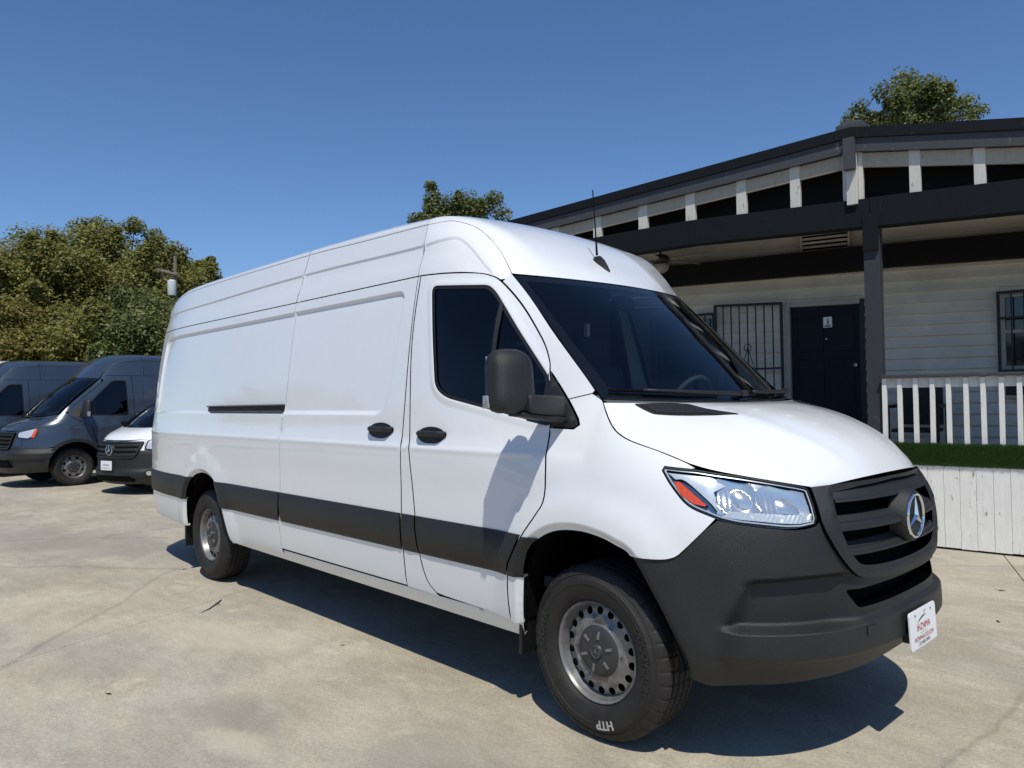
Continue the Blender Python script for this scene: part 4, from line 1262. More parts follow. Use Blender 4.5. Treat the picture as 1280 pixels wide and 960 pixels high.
# grille surround and grille
GIN = [(1.078, 1.118), (1.060, 1.06), (1.066, .985), (1.095, .91), (1.133, .857), (1.19, .822), (1.357, .808), (PI/2, .804)]
gi = spline(GIN, 4)
gtop = [(1.078, 1.118), (1.25, 1.132), (PI/2, 1.140)]
ginp = gi+mirr(gi)[1:]+[(PI-1.25, 1.132), (PI/2, 1.140), (1.25, 1.132)]
goutp = [(.963, 1.136)]+go+mirr(go)[1:]+[(PI-.963, 1.136), (PI-1.05, 1.140), (PI-1.25, 1.148), (PI/2, 1.152), (1.25, 1.148), (1.05, 1.140)]
sur_relief = lambda U, V: 0.010-0.022*sm(seg_dist(np.array(ginp), np.stack([U, V], -1)), .025, 0)
patch('grille_surround', goutp, offset_fn(VP, sur_relief, SIDE_OUT), M['plastic'], van, step=0.03, holes=[ginp], rim=0.06, out=SIDE_OUT)
FL = lambda dd: offset_fn(VP, lambda U, V: np.full(len(U), dd), SIDE_OUT)
gb = patch('grille', goutp, FL(-0.095), M['black'], van, step=0.06, rim=0, out=SIDE_OUT)
patch('intake_backing', [(1.0, .80), (PI-1.0, .80), (PI-1.0, .6), (1.0, .6)], FL(-0.10), M['black'], bumper, step=0.06, rim=0, out=SIDE_OUT)
def gl_left(z):
    return float(np.interp(z, [p[1] for p in reversed(gi)], [p[0] for p in reversed(gi)]))
for zt, zb, in ((1.138, 1.074), (1.020, .966), (.917, .867)):
    v = []; f = []
    prof = [(-.09, zt), (-.056, zt-.002), (-.036, zt-.022), (-.020, zt-.025), (-.016, zb+.017), (-.002, zb+.010), (-.002, zb+.002), (-.036, zb-.004), (-.09, zb)]
    u0 = gl_left((zt+zb)/2)-.012
    us = np.linspace(u0, PI-u0, 90); k = len(prof)
    for u in us:
        for d_, z_ in prof:
            uu, zz_ = np.array([u]), np.array([z_])
            p = VP(uu, zz_)[0]; n = surf_normals(VP, uu, zz_, SIDE_OUT)[0]; n[2] = 0
            v.append(p+n*d_)
    for i in range(len(us)-1):
        for j in range(k-1): f.append((i*k+j, i*k+j+1, (i+1)*k+j+1, (i+1)*k+j))
    mb = MB().add(v, f); mb.build('grille_slat', M['plastic'], gb, smooth=True, angle=14)
# upper lip filler under the hood and star emblem on its round carrier
sx = .996
dk = MB().lathe([(.001, .012), (.088, .012), (.093, .015), (.104, .017), (.110, .010), (.118, -.05)], 48, axis='x', c=(sx, 0, .980))
carrier = dk.build('emblem_carrier', M['plastic'], gb, smooth=True, angle=35)
star_emblem(carrier, (sx+.019, 0, .980), .091)

# headlight
HLT = spline([(.384, 1.219), (.45, 1.213), (.513, 1.2085)], 3)+spline([(.60, 1.196), (.693, 1.183), (.823, 1.161), (.935, 1.139), (.952, 1.130)], 3)
HLR = [(.955, 1.07), (.955, 1.025), (.945, 1.004)]
HLB = spline([(.891, .995), (.83, .996), (.734, 1.007), (.66, 1.016), (.600, 1.030)], 3)+spline([(.587, 1.035), (.490, 1.077), (.428, 1.142), (.382, 1.206)], 4)
HL = HLT+HLR+HLB
HLA = np.array(HL)
for mir in (0, -1):
    hb_ = patch('headlight', HL, FL(-0.042), M['satin'], van, step=0.05, rim=0, gap=-0.003, mirror=mir, out=SIDE_OUT)
    patch('housing_rim', HL, FL(-0.006), M['satin'], hb_, step=0.04, holes=[inset_poly(densify(HL, .03), .010)], rim=0.034, mirror=mir, out=SIDE_OUT)
    patch('lens', HL, offset_fn(VP, lambda U, V: -0.001+0.006*sm(seg_dist(HLA, np.stack([U, V], -1)), 0, .03), SIDE_OUT), M['lens'], hb_, step=0.04, rim=0, gap=.004, mirror=mir, out=SIDE_OUT)
    patch('gasket', HL, FL(0.001), M['plastic_dk'], hb_, step=0.04, holes=[inset_poly(densify(HL, .03), .0016)], rim=0.01, gap=-.001, mirror=mir, out=SIDE_OUT)
    amb = rounded([(.424, 1.166), (.452, 1.166), (.556, 1.078), (.550, 1.070), (.505, 1.079), (.455, 1.112)], .006)
    patch('side_marker', amb, offset_fn(VP, lambda U, V: -0.004+0.0015*np.sin(U*260), SIDE_OUT), M['amber'], hb_, step=0.012, rim=.03, mirror=mir, out=SIDE_OUT)
    # swept bright bezel between marker and bowl
    bez = spline([(.395, 1.203), (.50, 1.195), (.60, 1.185), (.66, 1.172)], 4)+spline([(.585, 1.13), (.60, 1.08), (.68, 1.045)], 4)+spline([(.64, 1.03), (.60, 1.045), (.57, 1.085), (.475, 1.168), (.43, 1.175)], 4)
    patch('bezel', bez, offset_fn(VP, lambda U, V: -0.014-0.02*sm(U, .55, .68), SIDE_OUT), M['satin'], hb_, step=0.02, rim=.03, mirror=mir, out=SIDE_OUT)
    # one pressed reflector with two bowls and a rib between them
    def refl(U, V):
        d = np.full(len(U), -.016)
        for uc, zc_, ru, rz, dp in ((.668, 1.112, .098, .078, .030), (.846, 1.078, .104, .074, .028)):
            e = ((U-uc)/ru)**2+((V-zc_+.25*(U-uc))/rz)**2
            ins = e < 1
            bowl = -.016-dp*.8*(1-e)-.0016*np.abs(np.sin((U-uc)*150))*(U < uc-.01)*sm(e, 1, .5)-.004*np.sin((U-uc)/ru*4.2)
            d = np.where(ins, bowl, d)
            core = ((U-uc-.018)/(ru*.42))**2+((V-zc_+.25*(U-uc))/(rz*.50))**2
            d = np.where(core < 1, d+.016*(1-core)*(core < 1), d)
        return d
    rf_ = [tuple(q) for q in inset_poly(densify(HL, .03), .012)]
    rf_ = [q for q in rf_ if q[0] > .575]
    patch('reflector_bowl', rf_, offset_fn(VP, refl, SIDE_OUT), M['lamp_chrome'], hb_, step=.0075, rim=0, gap=0, mirror=mir, out=SIDE_OUT)
    # ribbed lower strip
    lo = spline([(.605, 1.036), (.66, 1.026), (.734, 1.019), (.83, 1.009), (.891, 1.007), (.940, 1.014)], 3)+spline([(.948, 1.045), (.85, 1.045), (.74, 1.052), (.64, 1.058)], 3)
    patch('daytime_strip', lo, offset_fn(VP, lambda U, V: -0.010+0.0035*np.abs(np.sin((U-V*.5)*190)), SIDE_OUT), M['lamp_white'], hb_, step=0.009, rim=.02, mirror=mir, out=SIDE_OUT)

# inner shells so that nothing shows through the gaps
shell_fn = offset_fn(VP, lambda U, V: np.full(len(U), -0.034), SIDE_OUT)
patch('inner_shell', [(-5.8, .47), (-4.72, .45)]+[tuple(p) for p in RA if p[1] > .46]+[(-3.80, .46), (-.42, .46)]+[tuple(p) for p in FA if p[0] < .2]+[(.2, 1.2), (-.1, 1.30), (-1.2, 1.35), (-1.27, 2.18), (-1.45, 2.3), (-5.8, 2.3)], shell_fn, M['black'], van, step=0.14, rim=0, mirror=1, out=SIDE_OUT)
MB().box((-3.0, 0, .46), (5.5, 1.5, .06)).box((-2.7, 0, .56), (6.2, 1.2, .1)).build('floor_pan', M['black'], van)
MB().box((.30, 0, .80), (.75, 1.05, .5)).build('underhood_blocker', M['black'], van)  # added unseen box under the hood, stops sun streaking through its gap
MB().tube([(0, -.8, .385), (0, .8, .385)], .05).tube([(-4.325, -.8, .385), (-4.325, .8, .385)], .06).tube([(-4.2, -.35, .36), (-1.0, -.35, .36)], .05).build('axles', M['black'], van)
for A, x0 in ((FA, .02), (RA, -4.25)):
    for sg in (-1, 1):
        v = []; f = []
        pts = [(q[0] if q[0] < 0 else math.sin(q[0])*1.0, q[1]) for q in A]
        cx = x0
        pts = [(cx+(a-cx)*1.03, b+.012) for a, b in pts]
        for a, b in pts: v += [(a, sg*.955, b), (a, sg*.55, b)]
        for i in range(len(pts)-1): f.append((2*i, 2*i+1, 2*i+3, 2*i+2))
        f.append(tuple(2*i+1 for i in range(len(pts))))
        obj('arch_liner', v, f, M['black'], van)
# mud flaps
for sg in (-1, 1):
    MB().hexa([(-.475, sg*.95, .27), (-.455, sg*.95, .27), (-.455, sg*.70, .27), (-.475, sg*.70, .27), (-.405, sg*1.004, .68), (-.385, sg*1.004, .68), (-.385, sg*.72, .68), (-.405, sg*.72, .68)]).build('mud_flap', M['plastic_dk'], van)
    MB().hexa([(-4.82, sg*.97, .23), (-4.80, sg*.97, .23), (-4.80, sg*.70, .23), (-4.82, sg*.70, .23), (-4.74, sg*1.0, .66), (-4.72, sg*1.0, .66), (-4.72, sg*.72, .66), (-4.74, sg*.72, .66)]).build('mud_flap', M['plastic_dk'], van)

# tail end
zs_ = np.linspace(.46, 2.28, 16)
rear_poly = [(-float(VE.half(np.array(-5.87), np.array(z))), z) for z in zs_]
rear_poly = rear_poly+[(-.6, 2.45), (0, 2.48), (.6, 2.45)]+[(-y, z) for y, z in reversed(rear_poly)]
rear_fn = lambda Y, Z: np.stack([-5.90+.02*sm(np.abs(Y), .5, .95)+.10*sm(Z, 2.2, 2.5), Y, Z], -1)
patch('rear_door', [p for p in rear_poly if p[0] <= .001]+[(-.003, .46)], rear_fn, M['white'], van, step=.12, out=lambda p: np.stack([-1+0*p[:, 0], 0*p[:, 0], 0*p[:, 0]], -1), mirror=1)
patch('tail_lamp', [(-5.845, 1.32), (-5.875, 1.32), (-5.885, .90), (-5.85, .90)], offset_fn(VP, lambda U, V: .012+0*U, SIDE_OUT), M['red_lens'], van, step=.05, mirror=1, rim=.03, **K)
MB().hexa([(-5.97, -.84, .44), (-5.85, -.865, .44), (-5.85, .865, .44), (-5.97, .84, .44), (-5.97, -.84, .64), (-5.85, -.87, .64), (-5.85, .87, .64), (-5.97, .84, .64)]).build('rear_bumper', M['plastic'], van, bevel=.02, smooth=True)
for sg in (-1, 1):
    pass

# sliding-door rail in the recess
rl = patch('door_rail', [(-4.24, 1.432), (-2.846, 1.432), (-2.846, 1.497), (-4.24, 1.490)], offset_fn(VP, lambda U, V: -.012+0*U, SIDE_OUT), M['plastic_dk'], van, step=.05, rim=.01, mirror=0, **K)
patch('rail_lip', [(-4.235, 1.478), (-2.85, 1.484), (-2.85, 1.498), (-4.235, 1.491)], offset_fn(VP, lambda U, V: .006+0*U, SIDE_OUT), M['rail'], rl, step=.05, rim=.018, **K)
patch('rail_lip', [(-4.17, 1.436), (-2.85, 1.436), (-2.85, 1.452), (-4.17, 1.450)], offset_fn(VP, lambda U, V: .004+0*U, SIDE_OUT), M['rail'], rl, step=.05, rim=.018, **K)

# handles: bowl + grip
def handle(parent, x0, x1, zc_, mir=0):
    n = 24
    el = [((x0+x1)/2+(x1-x0)/2*math.cos(2*PI*i/n), zc_+.047*math.sin(2*PI*i/n)) for i in range(n)]
    bow = patch('door_handle', el, offset_fn(VP, lambda U, V: .003+0*U, SIDE_OUT), M['plastic_dk'], parent, step=.02, rim=.012, gap=0, mirror=mir, **K)
    gp_ = rounded([(x0+.01, zc_-.005), (x1+.012, zc_-.012), (x1+.012, zc_+.022), (x0+.01, zc_+.024)], .012)
    patch('grip', gp_, offset_fn(VP, lambda U, V: .034-.012*sm(np.abs(V-zc_-.007), .006, .018)-.022*sm(np.abs(U-(x0+x1)/2), (x1-x0)*.30, (x1-x0)*.56), SIDE_OUT), M['plastic'], bow, step=.008, rim=.022, gap=0, mirror=mir, **K)
handle(slide, -1.70, -1.45, 1.335)
handle(door[0], -1.205, -.965, 1.318)
handle(door[1], -1.205, -.965, 1.318, -1)
# key-lock cover below front handle
# side mirror
def side_mirror(sg):
    rt = MB()
    def P3(x, y, z):
        if sg > 0 and y > .97:                      # the far mirror is folded back along its door
            a_ = R(68); dx, dy = x+.2, y-.97
            x, y = -.2+dx*math.cos(a_)-dy*math.sin(a_), .985+dx*math.sin(a_)*.6+dy*math.cos(a_)
        return (x, sg*y, z)
    # arm: box from the triangle out to the housing
    arm = MB().hexa([P3(-.25, .925, 1.422), P3(-.155, .925, 1.418), P3(-.142, 1.165, 1.448), P3(-.27, 1.165, 1.448), P3(-.26, .925, 1.522), P3(-.165, .925, 1.518), P3(-.150, 1.165, 1.527), P3(-.275, 1.165, 1.527)])
    a = arm.build('mirror_arm', M['plastic'], van, bevel=.014, smooth=True)
    MB().hexa([P3(-.25, .93, 1.395), P3(-.15, .93, 1.392), P3(-.17, 1.19, 1.432), P3(-.27, 1.19, 1.432), P3(-.25, .93, 1.426), P3(-.15, .93, 1.42), P3(-.17, 1.19, 1.449), P3(-.27, 1.19, 1.449)]).build('arm_base', M['plastic_dk'], a, bevel=.006, smooth=True)
    v = []; f = []
    nz_, na = 26, 40
    for i in range(nz_+1):
        t = i/nz_
        z = 1.446+.285*t
        hw = .112*(1-abs(2*t-1)**6.0*(.50 if t > .5 else .30))*(1-.10*t)          # half width outwards
        hd = .075*(1-abs(2*t-1)**5.0*(.65 if t > .5 else .45))
        cy = 1.205-.012*t; cx = -.232-.03*t
        if i in (0, nz_): hw *= .82; hd *= .78
        for k in range(na):
            a_ = 2*PI*k/na
            c_, s_ = math.cos(a_), math.sin(a_)
            ex = 2.0/3.4
            xx = math.copysign(abs(c_)**ex, c_)*hd; yy = math.copysign(abs(s_)**ex, s_)*hw
            if xx < 0: xx *= .65
            v.append(P3(cx+xx-.10*yy*0-.28*(yy if yy > 0 else yy*.4)*.6, cy+yy, z))
    for i in range(nz_):
        for k in range(na): f.append((i*na+k, i*na+(k+1) % na, (i+1)*na+(k+1) % na, (i+1)*na+k))
    f.append(tuple(range(na))); f.append(tuple(nz_*na+k for k in range(na)))
    h = MB().add(v, f).build('side_mirror', M['plastic'], van, smooth=True, angle=50)
    MB().hexa([P3(-.300, 1.300, 1.468), P3(-.255, 1.306, 1.468), P3(-.255, 1.318, 1.468), P3(-.300, 1.312, 1.468), P3(-.302, 1.296, 1.525), P3(-.262, 1.302, 1.525), P3(-.262, 1.315, 1.525), P3(-.302, 1.309, 1.525)]).build('turn_signal', M['lens_solid'], h, bevel=.004, smooth=True)
    MB().hexa([P3(-.288, 1.12, 1.475), P3(-.278, 1.12, 1.475), P3(-.288, 1.285, 1.475), P3(-.298, 1.285, 1.475), P3(-.312, 1.12, 1.70), P3(-.302, 1.12, 1.70), P3(-.312, 1.27, 1.70), P3(-.322, 1.27, 1.70)]).build('mirror_glass', M['chrome'], h)
M['lens_solid'] = mat('turn_signal_lens', (.30, .31, .33), .15, coat=.5)
side_mirror(-1); side_mirror(1)

# hood vents, wipers, antenna
HV = [(-.872, .028), (-.69, .022), (-.60, .045), (-.514, .313), (-.639, .223), (-.82, .123)]
for sg in (1, -1):
    hfn = lambda T, Wv, sg=sg: hood_fn(T*sg, Wv)+np.array([0, 0, .004])
    vp_ = rounded(HV, .012)
    hv = patch('hood_vent', vp_, hfn, M['plastic_dk'], hood, step=.03, rim=.012, gap=0, out=UP_OUT)
    A0, A1 = np.array([-.850, .040]), np.array([-.635, .060]); B0, B1 = np.array([-.80, .122]), np.array([-.600, .225])
    for i in range(5):
        k = (i+.6)/5.2
        a, b = A0+(B0-A0)*k, A1+(B1-A1)*k
        q = hfn(np.linspace(a[0], b[0], 8), np.linspace(a[1], b[1], 8))+np.array([0, 0, .003])
        MB().tube(q, .006, 6).build('vent_rib', M['plastic'], hv)
def wiper(t_piv, t_tip, up):
    a = ws_fn(np.linspace(t_piv, t_tip, 10), np.linspace(.028, up, 10))+np.array([.022, 0, .024])
    w = MB().tube(a, np.linspace(.013, .008, 10), 8).build('wiper', M['plastic_dk'], van, smooth=True)
    b = ws_fn(np.linspace(t_piv+(t_tip-t_piv)*.25, t_tip+(t_tip-t_piv)*.22, 12), np.linspace(.055, up+.012, 12))+np.array([.012, 0, .012])
    MB().tube(b, .007, 6).build('wiper_blade', M['black'], w)
    MB().lathe([(.001, .03), (.022, .028), (.026, 0)], 14, axis='z', c=tuple(a[0]-np.array([0, 0, .012]))).build('wiper_pivot', M['plastic_dk'], w)
wiper(-.10, -.80, .040); wiper(.72, .02, .040)
cw = []
patch('cowl', [(-.99, -.012), (.99, -.012), (.99, .012), (-.99, .012)], lambda T, Wv: ws_fn(T, np.maximum(Wv, 0))+np.stack([-Wv*1.2+.004, 0*T, .004+0*T], -1), M['plastic_dk'], van, step=.06, rim=.0, out=UP_OUT)
ab = MB()
pr = [(0.0, 0), (.045, .022), (.09, .030), (.125, .022), (.135, 0)]
rot = Matrix.Rotation(R(36), 3, 'Y')
base = Vector((-.762, 0, 2.343))
av = []; af = []
for x, w_, h_ in ((0, .012, .018), (.03, .026, .040), (.07, .026, .034), (.12, .018, .015), (.15, .006, .003)):
    av += [rot @ Vector((x, -w_, -.006)) + base, rot @ Vector((x, -w_*.35, h_)) + base, rot @ Vector((x, w_*.35, h_)) + base, rot @ Vector((x, w_, -.006)) + base]
for i in range(4):
    for k in range(3): af.append((i*4+k, i*4+k+1, (i+1)*4+k+1, (i+1)*4+k))
af += [(0, 1, 2, 3), (16, 17, 18, 19)]
ant = MB().add(av, af).build('antenna', M['plastic_dk'], van, smooth=True, angle=50)
MB().tube([(-.738, 0, 2.365), (-.742, 0, 2.45), (-.752, 0, 2.60), (-.762, 0, 2.765)], [.0075, .005, .004, .0035], 8).build('antenna_mast', M['black'], ant)

# wheels
TXT = [('HTP', -1.33, .052, .300, 'print_white', 0), ('DISCOVERER', .14, .046, .300, 'rubber_txt', 0), ('COOPER', PI-.12, .052, .300, 'rubber_txt', 0)]
make_wheel(van, 0, .938, sgn=-1, text=TXT)
make_wheel(van, -4.325, .938, sgn=-1)
make_wheel(van, 0, .938, sgn=1)
make_wheel(van, -4.325, .938, sgn=1)

# licence plate with its dealer print
PC = Vector((1.034, .0, .512)); pt = R(3)
def pl(y, z, d=0.0): return (PC.x+d-z*math.sin(pt), PC.y+y, PC.z+z*math.cos(pt))
pp = rounded([(-.152, -.078), (.152, -.078), (.152, .078), (-.152, .078)], .016, 5)
plate = MB().prism(pp, lambda y, z: pl(y, z, -.004), lambda y, z: pl(y, z, .002)).build('licence_plate', M['plate'], van)
def ptext(t, size, y, z, m, sx_=1.0):
    v, f = text_mesh(t, size)
    MB().add([pl(y+q[0]*sx_, z+q[1], .0032) for q in v], f).build('plate_print', M[m], plate)
ptext('IHZNMA', .040, .0, .003, 'print_red', 1.0)
ptext('A U T O   S A L E S', .010, 0, -.021, 'print_dark', 1.0)
ptext('IHZNMAAUTO.COM', .026, 0, -.040, 'print_red', .92)
ptext('210-903-9991', .024, 0, -.063, 'print_dark', 1.0)
sw = MB()
c1 = spline([(-.075, .022), (-.04, .038), (.0, .047), (.045, .046)], 5); c2 = spline([(-.075, .022), (-.035, .033), (.005, .041), (.045, .046)], 5)
sw.add([pl(y, z, .0032) for y, z in c1]+[pl(y, z, .0032) for y, z in c2], [(i, i+1, len(c1)+i+1, len(c1)+i) for i in range(len(c1)-1)])
c1 = spline([(.005, .050), (.018, .062), (.04, .068)], 5); c2 = spline([(.005, .050), (.022, .059), (.04, .068)], 5)
sw.add([pl(y, z, .0032) for y, z in c1]+[pl(y, z, .0032) for y, z in c2], [(i, i+1, len(c1)+i+1, len(c1)+i) for i in range(len(c1)-1)])
sw.build('plate_print', M['print_dark'], plate)
for y in (-.09, .09):
    b = MB().lathe([(.001, .004), (.005, .0035), (.006, 0)], 10, axis='x'); b.v = [tuple(Vector(pl(y, .058, .002))+Vector(q)) for q in b.v]; b.build('bolt', M['chrome'], plate)
MB().box((1.005, 0, .50), (.045, .20, .10)).build('plate_bracket', M['plastic_dk'], van, bevel=.01)

# cab interior
dv = []
dprof = [(.12, 1.36), (.02, 1.45), (-.10, 1.50), (-.20, 1.52), (-.26, 1.46), (-.25, 1.15), (-.15, .9)]
mb = MB()
for i in range(len(dprof)-1):
    (x0, z0), (x1, z1) = dprof[i], dprof[i+1]
    mb.add([(x0, -.74, z0), (x0, .74, z0), (x1, .74, z1), (x1, -.74, z1)], [(0, 1, 2, 3)])
mb.build('dashboard', M['dash'], van)
swc = Vector((-.40, .42, 1.45)); rot = Matrix.Rotation(R(-62), 3, 'Y')
stw = MB().tube([swc+rot @ Vector((.19*math.cos(a), .19*math.sin(a), 0)) for a in np.linspace(0, 2*PI, 33)], .016, 8, caps=False)
for a in (0.0, 2.6, 3.7): stw.tube([swc, swc+rot @ Vector((.19*math.sin(a), .19*math.cos(a), 0))], .014, 6)
stw.build('steering_wheel', M['interior'], van, smooth=True)
for y in (-.45, .42):
    s_ = MB().box((-.85, y, 1.0), (.5, .5, .16)).box((-1.08, y, 1.38), (.14, .48, .68), Matrix.Rotation(R(-10), 3, 'Y')).box((-1.16, y, 1.82), (.1, .27, .2))
    s_.build('seat', M['interior'], van, bevel=.05, smooth=True)
# cargo partition with pale frame bars seen through the windshield
MB().box((-1.32, 0, 1.5), (.02, 1.62, 1.9)).build('partition', M['interior'], van)
for args in (((-1.28, -.35, 1.65), (.03, .035, .75)), ((-1.28, .12, 1.65), (.03, .05, .75)), ((-1.28, .52, 1.65), (.03, .03, .75)), ((-1.285, .1, 1.86), (.03, 1.05, .018)), ((-1.285, .1, 1.62), (.03, 1.05, .022))):
    MB().box(*args).build('partition_bar', M['shelf'], van)
MB().box((-.55, 0, 2.05), (.05, .16, .08)).build('rear_view_mirror', M['black'], van, bevel=.01)
# cab floor and roof lining stop light leaking
MB().box((-.6, 0, .62), (1.5, 1.7, .05)).build('cab_floor', M['interior'], van)

# ------------------------------------------------------------------ parked vans in the background
def small_van(name, label, cat, loc, rz, s, group=None):
    root = thing(name, label, cat, loc, rz, group)
    env = Env(s['side'], s['front'], s['nose'], s['pw'], xs=s['xB'], rear=s['rear'], taper=(s['rear']+.8, .05), corner=.12)
    P = env.P
    body = M[s['paint']]; dark = M['plastic']
    fl = lambda dd: offset_fn(P, lambda U, V: np.full(len(U), dd), SIDE_OUT)
    wb = s['wb']; ar = s['arch']; r = s['r']
    def arch(cx, n=14, a0=-.25): return [(cx+ar*math.cos(t), r+ar*math.sin(t)) for t in np.linspace(PI-a0*0-(-.12), -.12, n)]
    FAx = arch(0.0); RAx = arch(-wb)
    FA_u = [(math.atan2(x, 1.0) if x > 0 else x, z) for x, z in FAx]
    zb, gut = s['sill'], s['gut']
    rel = lambda U, V: .012*sm(np.minimum(seg_dist(np.array(FA_u), np.stack([U, V], -1), closed=False), seg_dist(np.array(RAx), np.stack([U, V], -1), closed=False)), .20, .05)+.006*np.exp(-((V-s['crease'])/.02)**2)
    sf = offset_fn(P, rel, SIDE_OUT)
    xB, xd0, xd1 = s['xB'], s['xB'], -s['arch']+.06
    kw = dict(out=SIDE_OUT, mirror=1)
    # rear body side with a pressed panel
    rs = [(s['rear']+.02, gut), (s['rear']+.02, zb)]+[p for p in RAx]+[(xB-.005, zb), (xB-.005, gut)]
    patch('body_side', rs, sf, body, root, step=.16, **kw)
    fr = rounded([(s['rear']+.3, s['belt']+.08), (s['rear']+.3, gut-.10), (xB-.18, gut-.10), (xB-.18, s['belt']+.08)], .12)
    fi = [tuple(p) for p in inset_poly(densify(fr, .1), .02)]
    patch('pressed_panel', fi, offset_fn(P, lambda U, V: .006+0*U, SIDE_OUT), body, root, step=.2, rim=.01, **kw)
    # door: window opening follows the pillar
    wbc, wtc = np.array(s['wsb']), np.array(s['wst'])
    pil = lambda t: (wbc[0]+(wtc[0]-wbc[0])*t, wbc[2]+(wtc[2]-wbc[2])*t)
    p0, p1 = pil(.10), pil(.99)
    dz = s['belt']
    door = [(xB, gut), (xB, zb)]+[(xd1-.12, zb), (xd1-.06, r+ar*.5), (xd1+.03, r+ar*.86), (xd1+.12, dz-.2), (p0[0]-.10, p0[1]-.08)]+[(pil(t)[0]-.08, pil(t)[1]-.02) for t in np.linspace(.12, .93, 7)]+[(p1[0]-.12, gut-.002)]
    win = rounded([(xB+.11, gut-.09), (p1[0]-.20, gut-.09), (p0[0]-.22, dz+.02), (xB+.11, dz)], [.05, .06, .02, .07])
    for mir in (0, -1):
        d_ = patch('front_door', door, sf, body, root, step=.10, holes=[win], out=SIDE_OUT, mirror=mir)
        g = patch('window_glass', win, fl(-.008), M['tint'], d_, step=.12, rim=0, gap=-.004, out=SIDE_OUT, mirror=mir)
        patch('window_seal', win, fl(.002), M['plastic_dk'], d_, step=.08, holes=[[tuple(q) for q in inset_poly(densify(win, .03), .018)]], rim=.01, out=SIDE_OUT, mirror=mir)
        xm = (xB+p0[0])/2+.08
        zx = lambda x: gut-.09+(x-(p1[0]-.20))*((dz+.02)-(gut-.09))/((p0[0]-.22)-(p1[0]-.20))-.012
        patch('window_bar', [(xm, zx(xm)), (xm+.03, zx(xm+.03)), (xm+.03, dz+.01), (xm, dz+.01)], fl(.001), M['frit'], d_, step=.1, rim=.006, out=SIDE_OUT, mirror=mir)
        hx = xB+.07
        patch('door_handle', rounded([(hx, dz-.14), (hx+.2, dz-.15), (hx+.2, dz-.115), (hx, dz-.105)], .015), fl(.03), M['plastic_dk'], d_, step=.05, rim=.03, out=SIDE_OUT, mirror=mir)
    # pillar
    pl_ = [(pil(t)[0]-.075, pil(t)[1]-.018) for t in np.linspace(.93, .10, 8)]+[(pil(t)[0]-.004, pil(t)[1]) for t in np.linspace(.02, 1, 8)]
    patch('windshield_pillar', pl_, fl(.002), body, root, step=.07, **kw)
    # fender and nose
    uh = s['uh']; zh = s['hood_front']
    shut = spline([(wbc[0], wbc[2])]+s['shut']+[(uh, zh)], 4)
    bt = s['bump_top']
    fu = [p for p in FA_u[::-1]]
    fen = shut+[(uh, bt), (s['bump_u'], bt)]+[p for p in fu if p[1] > .0 and (p[0] < 0 or p[1] > bt)]
    fen += [(xd1-.115, zb), (xd1-.052, r+ar*.5), (xd1+.038, r+ar*.86), (xd1+.128, dz-.2), (p0[0]-.09, p0[1]-.085), (p0[0]-.02, p0[1]-.02)]
    patch('fender', fen, sf, body, root, step=.08, **kw)
    patch('front_panel', [(uh+.004, zh), (PI-uh-.004, zh), (PI-uh-.004, bt), (uh+.004, bt)], fl(0), body, root, step=.08, out=SIDE_OUT)
    bl = [p for p in FA_u if p[0] > 0 and p[1] < bt]
    bu = [(s['bump_u'], bt)]+[(u, bt) for u in np.linspace(s['bump_u']+.1, PI-s['bump_u']-.1, 12)]+[(PI-s['bump_u'], bt)]+[(PI-u, z) for u, z in bl]+[(PI-.5, s['bump_bot']), (PI/2, s['bump_bot']-.02), (.5, s['bump_bot'])]+bl[::-1]
    brel = lambda U, V: .012+.030*sm(np.abs(V-s['step_z']), .10, .05)-.01*sm(V, bt-.02, bt)
    bmp = patch('front_bumper', bu, offset_fn(P, brel, SIDE_OUT), dark, root, step=.06, out=SIDE_OUT, rim=.05)
    iz0, iz1 = s['intake']
    patch('air_intake', rounded([(1.0, iz0), (PI-1.0, iz0), (PI-1.08, iz1), (1.08, iz1)][::-1], .03), fl(.048), M['black'], bmp, step=.08, rim=.02, out=SIDE_OUT)
    if s.get('fog'):
        for mir in (0, -1):
            fc_ = s['fog']
            el = [(fc_[0]+.075*math.cos(t), fc_[1]+.05*math.sin(t)) for t in np.linspace(0, 2*PI, 20)[:-1]]
            fo_ = patch('fog_lamp_bezel', el, fl(.050), M['plastic_dk'], bmp, step=.03, rim=.02, out=SIDE_OUT, mirror=mir)
            el2 = [(fc_[0]+.045*math.cos(t), fc_[1]+.034*math.sin(t)) for t in np.linspace(0, 2*PI, 16)[:-1]]
            patch('fog_lamp', el2, fl(.054), M['reflector'], fo_, step=.03, rim=.01, out=SIDE_OUT, mirror=mir)
    # arch lips in dark plastic
    if s.get('flare'):
        for A, nm in ((FA_u, 0), (RAx, 1)):
            o_ = [(c+(u-c)*1.0, z) for (u, z), c in zip(A, [0]*len(A))]
            cx = 0 if nm == 0 else -wb
            outer = [(cx+(u-cx)*1.14, r+(z-r)*1.14) for u, z in A]
            patch('arch_flare', A+outer[::-1], offset_fn(P, lambda U, V: .022+0*U, SIDE_OUT), dark, root, step=.05, rim=.03, **kw)
    # hood
    hE = param_curve([tuple(P(np.array([u]), np.array([z]))[0]) for u, z in shut])
    hC = param_curve(s['hoodC'])
    hf = cross_fn(hE, hC, 2.8)
    nose_z = lambda T, Wv: hf(T, Wv)
    hood = patch('hood', [(-.998, .01), (.998, .01), (.998, .995), (.5, .995), (0, .995), (-.5, .995), (-.998, .995)], nose_z, body, root, step=.07, out=lambda p: np.stack([.4+0*p[:, 0], 0*p[:, 1], 1+0*p[:, 2]], -1))
